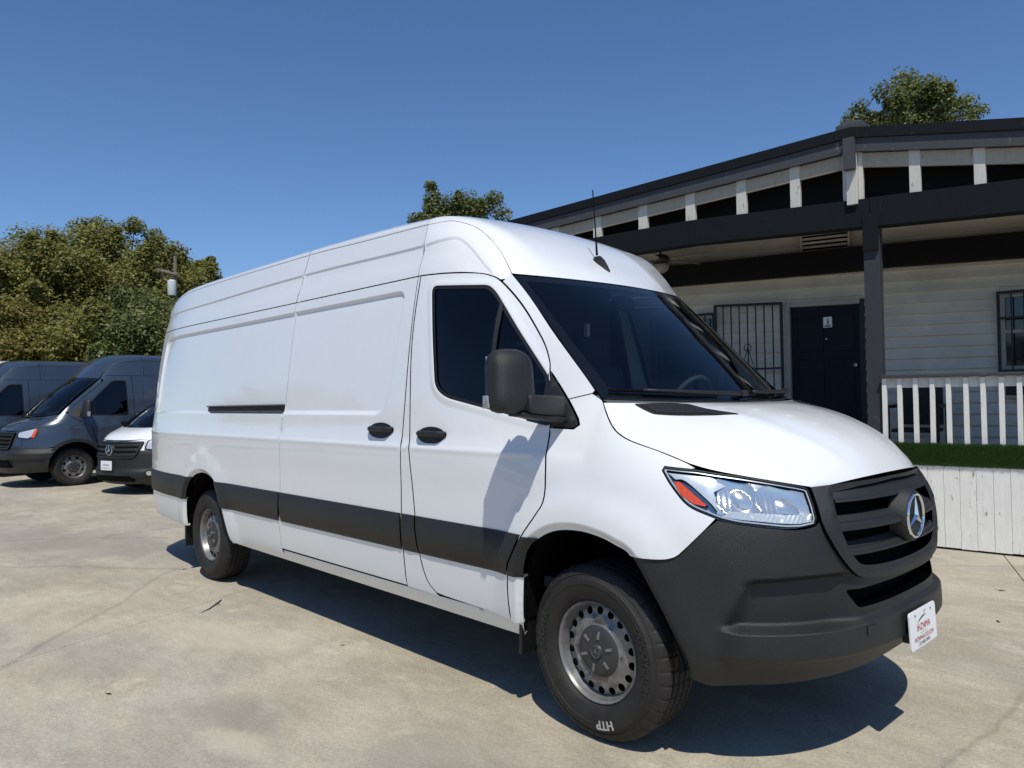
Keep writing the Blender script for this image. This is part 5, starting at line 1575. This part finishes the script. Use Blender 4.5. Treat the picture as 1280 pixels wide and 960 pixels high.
    for sg in (1, -1):
        if s.get('vents', True):
            patch('hood_vent', [(-.80*sg, .12), (-.42*sg, .12), (-.46*sg, .26), (-.80*sg, .26)], lambda T, Wv: hf(T, Wv)+np.array([0, 0, .006]), M['plastic_dk'], hood, step=.05, rim=.01, out=UP_OUT)
    # front edge strip under the hood lip
    # windshield
    wE = param_curve([tuple(wbc*np.array([1, 1, 1])), tuple((wbc+wtc)/2+np.array([.02, 0, .02])), tuple(wtc)]); wC = param_curve([s['wsbc'], tuple((np.array(s['wsbc'])+np.array(s['wstc']))/2+np.array([.03, 0, .03])), s['wstc']])
    wf = cross_fn(wE, wC, 2.2)
    wg = rounded([(-.93, .07), (.93, .07), (.94, .95), (-.94, .95)], .03)
    w_ = patch('windshield', wg, wf, M['windshield'], root, step=.12, rim=0, gap=0, out=FWD_OUT)
    patch('black_border', [(-.995, .0), (.995, .0), (.995, .995), (-.995, .995)], wf, M['frit'], w_, step=.12, holes=[wg], rim=.01, out=FWD_OUT)
    for a, b in ((-.1, -.8), (.75, .05)):
        q = wf(np.linspace(a, b, 8), np.linspace(.02, .06, 8))+np.array([.02, 0, .02])
        MB().tube(q, .010, 6).build('wiper', M['black'], root)
    # roof
    zd, zt = s['ditch'], s['top']
    eE = lambda x: np.stack([x, -env.half(x, zd+0*x), zd-.10*np.clip((s['rear']+.4-x)/.4, 0, 1)**2], -1)
    def rf(X, TT):
        T = np.sin(TT); e = eE(X)
        return np.stack([X, np.abs(e[:, 1])*T, e[:, 2]+(zt-zd)*sup(T, 2.3)], -1)
    patch('roof_panel', [(s['rear']+.05, -TH), (xB-.25, -TH), (xB-.25, TH), (s['rear']+.05, TH)], rf, body, root, step=.2, out=UP_OUT)
    rsd = [(s['rear']+.02, gut+.004), (xB-.25, gut+.004), (xB-.25, zd-.002)]+[(x, float(eE(np.array([x]))[0, 2])-.002) for x in np.linspace(xB-.3, s['rear']+.03, 10)]
    patch('roof_side', rsd, sf, body, root, step=.14, **kw)
    fE = param_curve([(xB-.25, -float(env.half(np.array(xB-.25), np.array(zd))), zd), (xB*.62+wtc[0]*.38, -float(env.half(np.array(xB*.62+wtc[0]*.38), np.array(zd-(zd-wtc[2])*.12))), zd-(zd-wtc[2])*.12), (xB*.25+wtc[0]*.75, -float(env.half(np.array(xB*.25+wtc[0]*.75), np.array(zd-(zd-wtc[2])*.5))), zd-(zd-wtc[2])*.50), tuple(wtc)])
    fC = param_curve([(xB-.25, 0, zt), (xB+.15*(0-xB+s['wstc'][0]), 0, zt-.02), (xB*.45+s['wstc'][0]*.55, 0, zt-(zt-s['wstc'][2])*.33), (xB*.2+s['wstc'][0]*.8, 0, zt-(zt-s['wstc'][2])*.68), s['wstc']])
    def ff(S, TT):
        T = np.sin(TT); e = fE(S); c = fC(S); k = 1/2.3+(1-1/2.3)*sm(S, 0, 1)
        a = np.power(np.maximum(1-np.abs(T)**2.3, 1e-9), k)
        return np.stack([e[:, 0]+(c[:, 0]-e[:, 0])*a, np.abs(e[:, 1])*T, e[:, 2]+(c[:, 2]-e[:, 2])*a], -1)
    patch('front_roof', [(.004, -TH), (.996, -TH), (.996, TH), (.004, TH)], ff, body, root, step=.08, out=lambda p: np.stack([.6+0*p[:, 0], 0*p[:, 1], 1+0*p[:, 2]], -1))
    fs_ = [(xB-.246, gut+.004), (p1[0]-.12, gut+.004), (wtc[0]-.075, wtc[2]-.03), (wtc[0]-.003, wtc[2]-.003)]+[(float(x), float(z)-.002) for x, _, z in fE(np.linspace(.98, 0, 18))]
    patch('roof_side', fs_, fl(0), body, root, step=.07, **kw)
    # grille
    gz0, gz1, gu = s['grille']
    gp0 = rounded([(gu, gz1), (PI-gu, gz1), (PI-gu-s.get('gtap', .1), gz0), (gu+s.get('gtap', .1), gz0)], [.02, .02, .08, .08])
    gr = patch('grille', gp0, fl(.016), M['black'], root, step=.08, rim=.02, out=SIDE_OUT)
    gin_ = [tuple(q) for q in inset_poly(densify(gp0, .04), .03)]
    patch('grille_surround', gp0, fl(.034), dark, gr, step=.05, holes=[gin_], rim=.03, out=SIDE_OUT)
    ns = s.get('slats', 4)
    for i in range(ns):
        z = gz0+(gz1-gz0)*(i+.8)/(ns+.6)
        t = (gz1-z)/(gz1-gz0)*s.get('gtap', .1)
        us = np.linspace(gu+t+.03, PI-gu-t-.03, 20)
        pts = fl(.030)(us, np.full(20, z))
        h_ = s.get('slat_h', .012)
        v = []; f = []
        for p in pts: v += [p+np.array([-.012, 0, h_]), p+np.array([0, 0, h_*.4]), p+np.array([0, 0, -h_]), p+np.array([-.02, 0, -h_])]
        for k in range(19):
            for j in range(3): f.append((k*4+j, k*4+j+1, (k+1)*4+j+1, (k+1)*4+j))
        MB().add(v, f).build('grille_slat', dark, gr)
    nx = float(P(np.array([PI/2]), np.array([(gz0+gz1)/2]))[0, 0])
    if s.get('star'):
        c_ = (nx+.05, 0, (gz0+gz1)/2)
        MB().lathe([(.001, 0), (.085, 0), (.10, -.05)], 24, axis='x', c=(nx+.045, 0, c_[2])).build('emblem_carrier', dark, gr)
        star_emblem(gr, c_, .085)
    # lamps
    for mir in (0, -1):
        h_ = patch('headlight', s['lamp'], fl(.006), M['lamp_white'], root, step=.06, rim=.02, out=SIDE_OUT, mirror=mir)
        la = np.array(densify(s['lamp'], .02)); lc = la.mean(0)
        patch('lamp_housing', s['lamp'], fl(.009), M['plastic_dk'], h_, step=.06, holes=[[tuple(lc+(p-lc)*np.array([.86, .80])) for p in la]], rim=.006, out=SIDE_OUT, mirror=mir)
        patch('lens', s['lamp'], fl(.016), M['lens'], h_, step=.08, rim=0, out=SIDE_OUT, mirror=mir)
        if s.get('marker'): patch('side_marker', s['marker'], fl(.012), M['amber'], h_, step=.05, rim=.01, out=SIDE_OUT, mirror=mir)
    # mirrors
    for sg in (-1, 1):
        mx, my, mz, mh, mw = s['mirror']
        hs_ = MB().hexa([(mx-.06, sg*(my), mz), (mx+.05, sg*(my), mz), (mx+.02, sg*(my+mw), mz+.01), (mx-.08, sg*(my+mw), mz+.01), (mx-.07, sg*(my+.03), mz+mh), (mx+.02, sg*(my+.03), mz+mh), (mx-.02, sg*(my+mw-.03), mz+mh-.02), (mx-.09, sg*(my+mw-.03), mz+mh-.02)]).build('side_mirror', dark, root, bevel=.035, smooth=True)
        MB().tube([(mx-.02, sg*(my-.14), mz+.06), (mx-.02, sg*(my+.04), mz+.08)], [.05, .035], 8).build('mirror_arm', dark, hs_, smooth=True)
        MB().box((mx-.03, sg*(my+mw-.005), mz+.08), (.05, .03, .09)).build('turn_signal', M['lens_solid'], hs_, bevel=.008)
        MB().hexa([(p0[0]-.30, sg*(env.half(np.array(p0[0]-.3), np.array(dz))+.012), dz+.0), (p0[0]-.02, sg*(env.half(np.array(p0[0]-.02), np.array(p0[1]))+.012), dz+.0), (p0[0]-.02, sg*.7, dz), (p0[0]-.30, sg*.7, dz), (p0[0]-.30, sg*(env.half(np.array(p0[0]-.3), np.array(dz+.2))+.012), dz+.20), (p0[0]-.2, sg*(env.half(np.array(p0[0]-.2), np.array(dz+.15))+.012), dz+.16), (p0[0]-.2, sg*.6, dz+.16), (p0[0]-.30, sg*.6, dz+.2)]).build('mirror_base', dark, hs_)
    # under parts and cabin
    sh = offset_fn(P, lambda U, V: np.full(len(U), -.05), SIDE_OUT)
    patch('inner_shell', [(s['rear']+.1, zb+.02)]+[p for p in RAx if p[1] > zb+.03]+[(-ar-.02, zb+.02)]+[p for p in FA_u if p[1] > zb+.03 and p[0] < .15]+[(.15, dz-.25), (-.25, dz-.12), (xB, dz-.1), (xB, gut), (s['rear']+.1, gut)], sh, M['black'], root, step=.25, rim=0, out=SIDE_OUT, mirror=1)
    MB().box((-wb/2-.3, 0, zb+.05), (wb+2.0, 1.4, .1)).box((-wb/2, 0, r+.06), (wb-2*ar-.1, 1.7, .1)).build('floor_pan', M['black'], root)
    MB().box((xB-.05, 0, (gut+zb)/2+.1), (.03, 1.5, gut-zb-.2)).build('partition', M['interior'], root)
    MB().hexa([(-.35, -.78, dz-.3), (.05, -.78, dz-.3), (.05, .78, dz-.3), (-.35, .78, dz-.3), (-.30, -.76, dz-.06), (.02, -.74, dz-.02), (.02, .74, dz-.02), (-.30, .76, dz-.06)]).build('dashboard', M['dash'], root, bevel=.03, smooth=True)
    for y in (-.42, .42):
        MB().box((xB+.42, y, 1.0), (.5, .5, .16)).box((xB+.22, y, 1.36), (.14, .46, .66)).box((xB+.16, y, 1.78), (.1, .26, .2)).build('seat', M['interior'], root, bevel=.04, smooth=True)
    MB().tube([Vector((-.42, .42, dz+.02))+Vector((.09*math.cos(a), .19*math.sin(a), .165*math.cos(a))) for a in np.linspace(0, 2*PI, 21)], .016, 6, caps=False).build('steering_wheel', M['dash'], root)
    for A, cx in ((FAx, 0), (RAx, -wb)):
        for sg in (-1, 1):
            v = []; f = []
            for a, b in A: v += [(cx+(a-cx)*1.02, sg*.94, b+.01), (cx+(a-cx)*1.02, sg*.5, b+.01)]
            for i in range(len(A)-1): f.append((2*i, 2*i+1, 2*i+3, 2*i+2))
            f.append(tuple(2*i+1 for i in range(len(A))))
            obj('arch_liner', v, f, M['black'], root)
    for x in (0, -wb):
        for sg in (-1, 1): make_wheel(root, x, s['track'], r=r, sgn=sg, n_hole=s.get('holes', 8), cap_star=s.get('star', False), low=True, rr=.215)
    # back doors
    ys = np.linspace(zb, gut+.1, 8)
    rp_ = [(-float(env.half(np.array(s['rear']+.02), np.array(z))), z) for z in ys]+[(-.55, zt-.12), (0, zt-.10)]+[(0, zb)]
    patch('rear_door', rp_, lambda Y, Z: np.stack([s['rear']+.0*Y, Y, Z], -1), body, root, step=.3, out=lambda p: np.stack([-1+0*p[:, 0], 0*p[:, 0], 0*p[:, 0]], -1), mirror=1)
    root['nose_x'] = nx
    return root, P

TRANSIT = dict(paint='slate',
    side=[(.2, .92), (.3, .95), (.45, 1.0), (.7, 1.03), (1.0, 1.03), (1.3, 1.01), (1.5, .975), (1.9, .90), (2.15, .845), (2.4, .78), (2.6, .70)],
    front=[(.2, .92), (.45, 1.0), (.8, 1.03), (1.0, 1.02), (1.15, .995), (1.3, .94), (1.4, .90), (1.9, .68), (2.1, .48), (2.4, .1)],
    nose=[(.2, .84), (.3, .92), (.5, .98), (.7, .97), (.9, .93), (1.05, .87), (1.2, .74), (1.35, .52), (1.5, .3)],
    pw=[(.2, 2.8), (.7, 2.7), (1.1, 2.4), (1.3, 2.2)],
    xB=-1.08, rear=-4.75, wb=3.75, arch=.47, r=.36, sill=.40, gut=2.09, ditch=2.40, top=2.56, belt=1.30, crease=1.12, track=.93,
    wsb=(.26, -.84, 1.35), wst=(-.52, -.72, 2.03), wsbc=(.52, 0, 1.30), wstc=(-.34, 0, 2.06),
    shut=[(.40, 1.25), (.55, 1.18), (.70, 1.115)], uh=.85, hood_front=1.06, bump_top=.74, bump_u=.43, bump_bot=.30, step_z=.60,
    hoodC=[(.52, 0, 1.29), (.66, 0, 1.235), (.80, 0, 1.15), (.885, 0, 1.06)], intake=(.40, .50), flare=True,
    grille=(.72, 1.03, 1.02), gtap=.06, slats=4, lamp=rounded([(.60, 1.12), (.99, 1.03), (.97, .93), (.74, .905), (.60, 1.0)], .03),
    marker=rounded([(.60, 1.075), (.645, 1.085), (.705, .94), (.645, .93)], .01),
    mirror=(-.12, 1.05, 1.27, .36, .20), holes=8)
RZ = R(-84)
for i, (lc_, lb) in enumerate((((-14.80, .15, 0), 'dark slate blue cargo van with amber side marker, beside the small white van'), ((-17.9, -1.05, 0), 'second dark slate van at the left edge, half hidden behind the nearer slate van'))):
    small_van('parked_van', lb, 'van', lc_, RZ, TRANSIT, 'dark slate vans parked in a row')
WHITE_HIGH = dict(TRANSIT, paint='white', top=2.71, ditch=2.55, gut=2.2, side=[(.2, .92), (.3, .95), (.45, 1.0), (.7, 1.03), (1.0, 1.03), (1.3, 1.01), (1.5, .975), (1.9, .93), (2.2, .90), (2.5, .85), (2.8, .76)])
small_van('parked_van', 'white van at the far left edge, only its roof showing over the slate vans', 'van', (-21.2, -1.6, 0), RZ, WHITE_HIGH)
METRIS = dict(paint='white',
    side=[(.15, .85), (.25, .90), (.4, .95), (.7, .965), (1.0, .955), (1.2, .93), (1.4, .89), (1.6, .84), (1.75, .79), (1.95, .70)],
    front=[(.15, .85), (.4, .94), (.7, .96), (.9, .94), (1.0, .91), (1.12, .85), (1.22, .80), (1.6, .55), (1.9, .1)],
    nose=[(.15, .80), (.25, .90), (.4, .945), (.55, .94), (.7, .93), (.85, .89), (1.0, .77), (1.15, .50), (1.3, .3)],
    pw=[(.2, 2.5), (.6, 2.4), (1.0, 2.2)],
    xB=-1.1, rear=-4.2, wb=3.2, arch=.40, r=.33, sill=.30, gut=1.66, ditch=1.79, top=1.90, belt=1.10, crease=.95, track=.87,
    wsb=(.22, -.78, 1.15), wst=(-.56, -.64, 1.68), wsbc=(.48, 0, 1.11), wstc=(-.36, 0, 1.72),
    shut=[(.40, 1.075), (.55, 1.03), (.70, .98)], uh=.86, hood_front=.93, bump_top=.745, bump_u=.385, bump_bot=.20, step_z=.36,
    hoodC=[(.48, 0, 1.11), (.62, 0, 1.07), (.78, 0, 1.00), (.87, 0, .915)], intake=(.25, .34), flare=False, vents=False,
    grille=(.62, .885, .87), gtap=.14, slats=3, slat_h=.022, star=True, lamp=rounded([(.43, 1.00), (.83, .905), (.87, .755), (.74, .74), (.54, .83)], .03), fog=(.78, .38),
    mirror=(-.2, 1.0, 1.12, .24, .18), holes=10)
met, metP = small_van('parked_van', 'small low white van with dark bumper, star badge and dealer plate behind the big van', 'van', (-11.95, 1.19, 0), R(-74), METRIS)
mp_ = rounded([(-.152, -.078), (.152, -.078), (.152, .078), (-.152, .078)], .016, 4)
mpl = MB().prism(mp_, lambda y, z: (1.015, y, .50+z), lambda y, z: (1.022, y, .50+z)).build('licence_plate', M['plate'], met)
v_, f_ = text_mesh('IHZNMAAUTO.COM', .026); MB().add([(1.0235, q[0]*.9, .455+q[1]) for q in v_], f_).build('plate_print', M['print_red'], mpl)
v_, f_ = text_mesh('IHZNMA', .045); MB().add([(1.0235, q[0], .505+q[1]) for q in v_], f_).build('plate_print', M['print_dark'], mpl)

# ------------------------------------------------------------------ trees
def leaves(centers, radii, n_per, size, rng, squash=.8):
    """many small pointed leaves scattered in clumps; returns verts, faces"""
    c = np.repeat(np.asarray(centers), n_per, 0); rr = np.repeat(np.asarray(radii), n_per)
    N = len(c)
    d = rng.normal(0, 1, (N, 3)); d /= np.linalg.norm(d, axis=1)[:, None]
    rad = rr*np.power(rng.uniform(0, 1, N), .45)
    p = c+d*rad[:, None]*np.array([1, 1, squash])
    nn = d*.55+np.array([0.15, -0.25, .75])+rng.normal(0, .55, (N, 3)); nn /= np.linalg.norm(nn, axis=1)[:, None]
    a = np.cross(nn, rng.normal(0, 1, (N, 3))); a /= np.linalg.norm(a, axis=1)[:, None]+1e-9
    b = np.cross(nn, a)
    s = size*rng.uniform(.6, 1.35, N)
    L = a*s[:, None]; Wd = b*(s*.27)[:, None]
    v = np.stack([p-L*.5, p+Wd, p+L*.5, p-Wd], 1).reshape(-1, 3)
    f = np.arange(4*N).reshape(-1, 4)
    return v, f
def fast_mesh(name, v, f, m, parent):
    me = bpy.data.meshes.new(name)
    me.vertices.add(len(v)); me.vertices.foreach_set('co', np.asarray(v, np.float32).ravel())
    k = f.shape[1]
    me.loops.add(f.size); me.loops.foreach_set('vertex_index', f.astype(np.int32).ravel())
    me.polygons.add(len(f)); me.polygons.foreach_set('loop_start', np.arange(0, f.size, k, dtype=np.int32)); me.polygons.foreach_set('loop_total', np.full(len(f), k, np.int32))
    me.materials.append(m); me.update(calc_edges=True); me.validate()
    return link(bpy.data.objects.new(name, me), parent)
def tree(label, loc, h, rx, ry, rz, zc_, nclump, nper, size, m, seed, cr=(.55, .95), shell=.55, trunk_r=.22, extra=(), squash=.8, cat='tree', group=None):
    rng = np.random.default_rng(seed)
    root = thing('tree', label, cat, loc, 0, group)
    tr = MB()
    lean = rng.normal(0, .25, 2)
    fork = np.array([lean[0]*.4, lean[1]*.4, zc_-rz*.55])
    tr.tube([(0, 0, -.1), tuple(fork*np.array([.4, .4, .5])), tuple(fork)], [trunk_r*1.25, trunk_r, trunk_r*.8], 10)
    cs = []; rs = []
    for i in range(nclump):
        d = rng.normal(0, 1, 3); d /= np.linalg.norm(d)
        q = shell+(1-shell)*rng.uniform(0, 1)**.6
        lump = 1+.16*math.sin(3*math.atan2(d[1], d[0])+seed)+.12*math.sin(5*d[2]+seed*1.7)
        p = np.array([d[0]*rx, d[1]*ry, d[2]*rz])*q*lump+np.array([0, 0, zc_])
        cs.append(p); rs.append(rng.uniform(*cr))
    for i in range(int(nclump*.22)):                  # thin sprays beyond the outline
        d = rng.normal(0, 1, 3); d[2] = abs(d[2])*.8-.1; d /= np.linalg.norm(d)
        lump = 1+.16*math.sin(3*math.atan2(d[1], d[0])+seed)+.12*math.sin(5*d[2]+seed*1.7)
        for q in (1.02, 1.10, 1.17):
            cs.append(np.array([d[0]*rx, d[1]*ry, d[2]*rz])*q*lump+np.array([0, 0, zc_+(q-1)*1.2])); rs.append(cr[0]*(1.0-(q-1)*4.2))
    for e in extra: cs.append(np.array(e[:3])); rs.append(e[3])
    cs = np.array(cs); rs = np.array(rs)
    # limbs reach for a share of the clumps
    main = cs[::max(1, len(cs)//14)]
    for p in main:
        mid = fork*.45+p*.55+rng.normal(0, .12, 3)
        tr.tube([tuple(fork), tuple(mid), tuple(p)], [trunk_r*.42, trunk_r*.22, trunk_r*.06], 6)
        near = cs[np.argsort(np.linalg.norm(cs-p, axis=1))[1:4]]
        for q in near: tr.tube([tuple(mid), tuple((mid+q)/2+rng.normal(0, .08, 3)), tuple(q)], [trunk_r*.13, trunk_r*.07, .012], 5)
    for e in extra:
        p = np.array(e[:3]); tr.tube([tuple(fork), tuple(fork*.4+p*.6+rng.normal(0, .1, 3)), tuple(p)], [trunk_r*.3, trunk_r*.12, .012], 5)
    tr.build('trunk', M['bark'], root, smooth=True)
    v, f = leaves(cs, rs, nper, size, rng, squash)
    cw_ = fast_mesh('crown', v, f, M[m], root)
    return root


tree('wide olive tree at the left edge of the lot behind the slate vans', (-29.6, .7, 0), 8, 3.4, 3.4, 2.8, 4.7, 130, 620, .118, 'leaf_olive', 11, shell=.45)
tree('tall olive tree with yellowish low boughs behind the two slate vans', (-26.8, 2.6, 0), 8, 3.0, 3.0, 2.9, 4.8, 130, 620, .118, 'leaf_olive', 19, shell=.45)
tree('tallest olive tree, with a wispy top reaching right towards the utility pole', (-26.7, 4.6, 0), 9, 3.0, 2.9, 2.8, 4.7, 130, 620, .118, 'leaf_olive', 23, shell=.45, extra=[(.2, -.6, 7.7, .5), (.6, .4, 7.8, .42), (.1, 0, 7.4, .7), (.5, 1.1, 7.5, .45), (.8, 1.7, 7.0, .5), (.4, -1.2, 7.5, .5)])
tree('dark olive tree standing behind the utility pole', (-25.8, 6.6, 0), 7, 2.4, 2.4, 2.3, 3.9, 110, 560, .115, 'leaf_olive', 37, shell=.45)
tree('green tree just showing over the rear roof corner of the large white van', (-25.8, 8.9, 0), 7, 2.4, 2.4, 2.3, 3.7, 110, 560, .115, 'leaf_green', 41, shell=.45)
tree('low yellow leaved tree between the slate vans and the olive trees', (-23.7, 1.1, 0), 5, 2.0, 2.0, 1.5, 2.6, 95, 520, .112, 'leaf_gold', 53, trunk_r=.14)
tree('low bushy olive tree left of the pole, above the roof of the nearer slate van', (-22.6, 3.2, 0), 4, 2.1, 2.1, 1.6, 2.7, 95, 520, .112, 'leaf_olive', 59, trunk_r=.14)
tree('low dark green bushy tree beside the rear of the large white van', (-20.6, 4.25, 0), 4, 1.8, 1.8, 1.7, 2.75, 95, 520, .112, 'leaf_green', 61, trunk_r=.14)
tree('airy green tree with two raised sprays over the roof of the large white van', (-21.0, 15.6, 0), 10, 1.5, 1.5, 1.7, 7.7, 66, 330, .14, 'leaf_green', 71, cr=(.35, .6), shell=.5,
     extra=[(-.7, -.7, 9.0, .5), (-.75, -.75, 9.6, .42), (-.8, -.8, 10.05, .3), (-.3, -.4, 8.9, .6), (.7, .75, 9.2, .5), (.95, 1.0, 9.5, .42), (.6, .55, 9.0, .35), (1.15, 1.2, 8.9, .5), (-1.2, -1.25, 8.7, .4), (0, 0, 9.0, .6), (.3, .3, 8.8, .6)])
tree('round leafy tree rising behind the porch roof ridge', (-5.25, 19.25, 0), 11, 1.30, 1.30, 1.15, 9.15, 54, 210, .115, 'leaf_green', 83, cr=(.30, .50), shell=.4,
     extra=[(-1.25, -1.3, 9.2, .34), (-1.1, -1.15, 9.5, .3), (-.85, -.9, 9.15, .3), (1.2, 1.25, 9.35, .3), (1.0, 1.05, 9.0, .3), (.1, .1, 10.0, .4), (1.3, 1.3, 8.6, .2)])

# ------------------------------------------------------------------ utility pole with transformer
up = thing('utility_pole', 'wooden utility pole with cross arm and grey transformer among the olive trees', 'utility pole', (-21.65, 4.83, 0))
MB().tube([(0, 0, 0), (0, 0, 6.05)], [.085, .05], 12).build('pole', M['pole'], up, smooth=True, angle=50)
cdir = Vector((.685, .729, 0)); cf = Vector((.728, -.685, 0))
MB().tube([Vector((0, 0, 5.62))-cdir*.50+cf*.09, Vector((0, 0, 5.46))+cdir*.10+cf*.09], .045, 6).build('cross_arm', M['pole'], up)
MB().tube([Vector((0, 0, 5.50))-cdir*.30+cf*.09, Vector((0, 0, 5.12))+cf*.09], .018, 5).build('arm_brace', M['iron'], up)
for q in (-.46, -.20):
    p = Vector((0, 0, 5.62-(q+.5)*.27+.04))+cdir*q+cf*.09
    MB().lathe([(.001, .12), (.025, .11), (.035, .07), (.022, .05), (.01, 0)], 10, axis='z', c=tuple(p)).build('insulator', M['fan'], up)
MB().lathe([(.001, .10), (.03, .09), (.04, .03), (.02, 0)], 10, axis='z', c=(0, 0, 6.05)).build('insulator', M['fan'], up)
MB().tube([Vector((0, 0, 5.50))-cdir*.40+cf*.09, Vector((0, 0, 5.26))-cdir*.34+cf*.09], .03, 8).build('fuse_cutout', M['iron'], up)
tf_ = Vector((0, 0, 4.80))+cf*.24
MB().lathe([(.001, .48), (.07, .48), (.12, .44), (.125, .40), (.12, .03), (.11, 0), (.001, 0)], 20, axis='z', c=tuple(tf_)).build('transformer', M['transformer'], up, smooth=True, angle=40)
for q in (-.05, .05): MB().tube([tf_+cdir*q+Vector((0, 0, .44)), tf_+cdir*q*1.4+Vector((0, 0, .58))], [.022, .014], 6).build('bushing', M['fan'], up)

# ------------------------------------------------------------------ small litter on the concrete
def leaf_bit(x, y, s, a, label, m='leaf_dry'):
    o = thing('dry_leaf', label, 'leaf', (x, y, .002), a)
    pts = [(-s, 0, 0), (-s*.3, s*.35, s*.12), (s*.5, s*.25, s*.05), (s, 0, s*.22), (s*.4, -s*.3, s*.16), (-s*.4, -s*.3, s*.04), (0, 0, s*.20)]
    obj('blade', pts, [(0, 6, 1), (1, 6, 2), (2, 6, 3), (3, 6, 4), (4, 6, 5), (5, 6, 0)], M[m], o)
    MB().tube([(-s, 0, 0), (-s*1.5, .1*s, .01)], .0012, 4).build('stalk', M[m], o)
leaf_bit(-2.15, -2.32, .022, .4, 'small black scrap lying alone on the bare concrete at lower left', 'grit')
leaf_bit(-1.95, -1.05, .014, 1.2, 'tiny dark leaf on the concrete near the edge of the van shadow', 'grit')
leaf_bit(.55, 3.1, .030, .2, 'dry leaf on the concrete in front of the white skirt boards', 'grit')
leaf_bit(.75, 2.2, .022, 2.2, 'dry leaf on the concrete right of the dealer plate', 'grit')
leaf_bit(-4.9, -.95, .030, .9, 'pale leaf in the shadow beside the rear wheel', 'leaf_dry')
tw = thing('twig', 'thin dark twig lying on the concrete near the rear wheel of the big van', 'twig', (-3.45, -1.25, .004), 0)
MB().tube([(-.12, .1, .002), (-.03, .03, .006), (.06, -.06, .003), (.13, -.15, .005)], [.004, .005, .004, .002], 6).build('stem', M['grit'], tw)
MB().tube([(-.03, .03, .006), (.04, .03, .008)], [.003, .0015], 5).build('side_shoot', M['grit'], tw)

# trees across the yard behind the camera: they are what the van's glass and paint reflect
src = [o for o in COL.objects if o.name.startswith('tree') and o.type == 'EMPTY' and o.parent is None]
spots = [(-24, -13), (-19, -16), (-14, -18.5), (-9, -20.5), (-3.5, -21.5), (3, -22.5), (10, -22)]
for i, (x, y) in enumerate(spots):
    s_ = src[(0, 2, 3, 1, 4, 2, 0)[i]]
    n_ = s_.copy(); COL.objects.link(n_); n_.location = (x, y, 0); n_.rotation_euler = (0, 0, i*1.3); n_.scale = (1, 1, .6)
    n_['label'] = 'tree across the yard facing the van door, ' + ('first', 'second', 'third', 'fourth', 'fifth', 'sixth', 'last')[i] + ' from the rear of the van'; n_['category'] = 'tree'; n_['group'] = 'trees across the yard'
    for chd in list(s_.children):
        k_ = chd.copy(); COL.objects.link(k_); k_.parent = n_
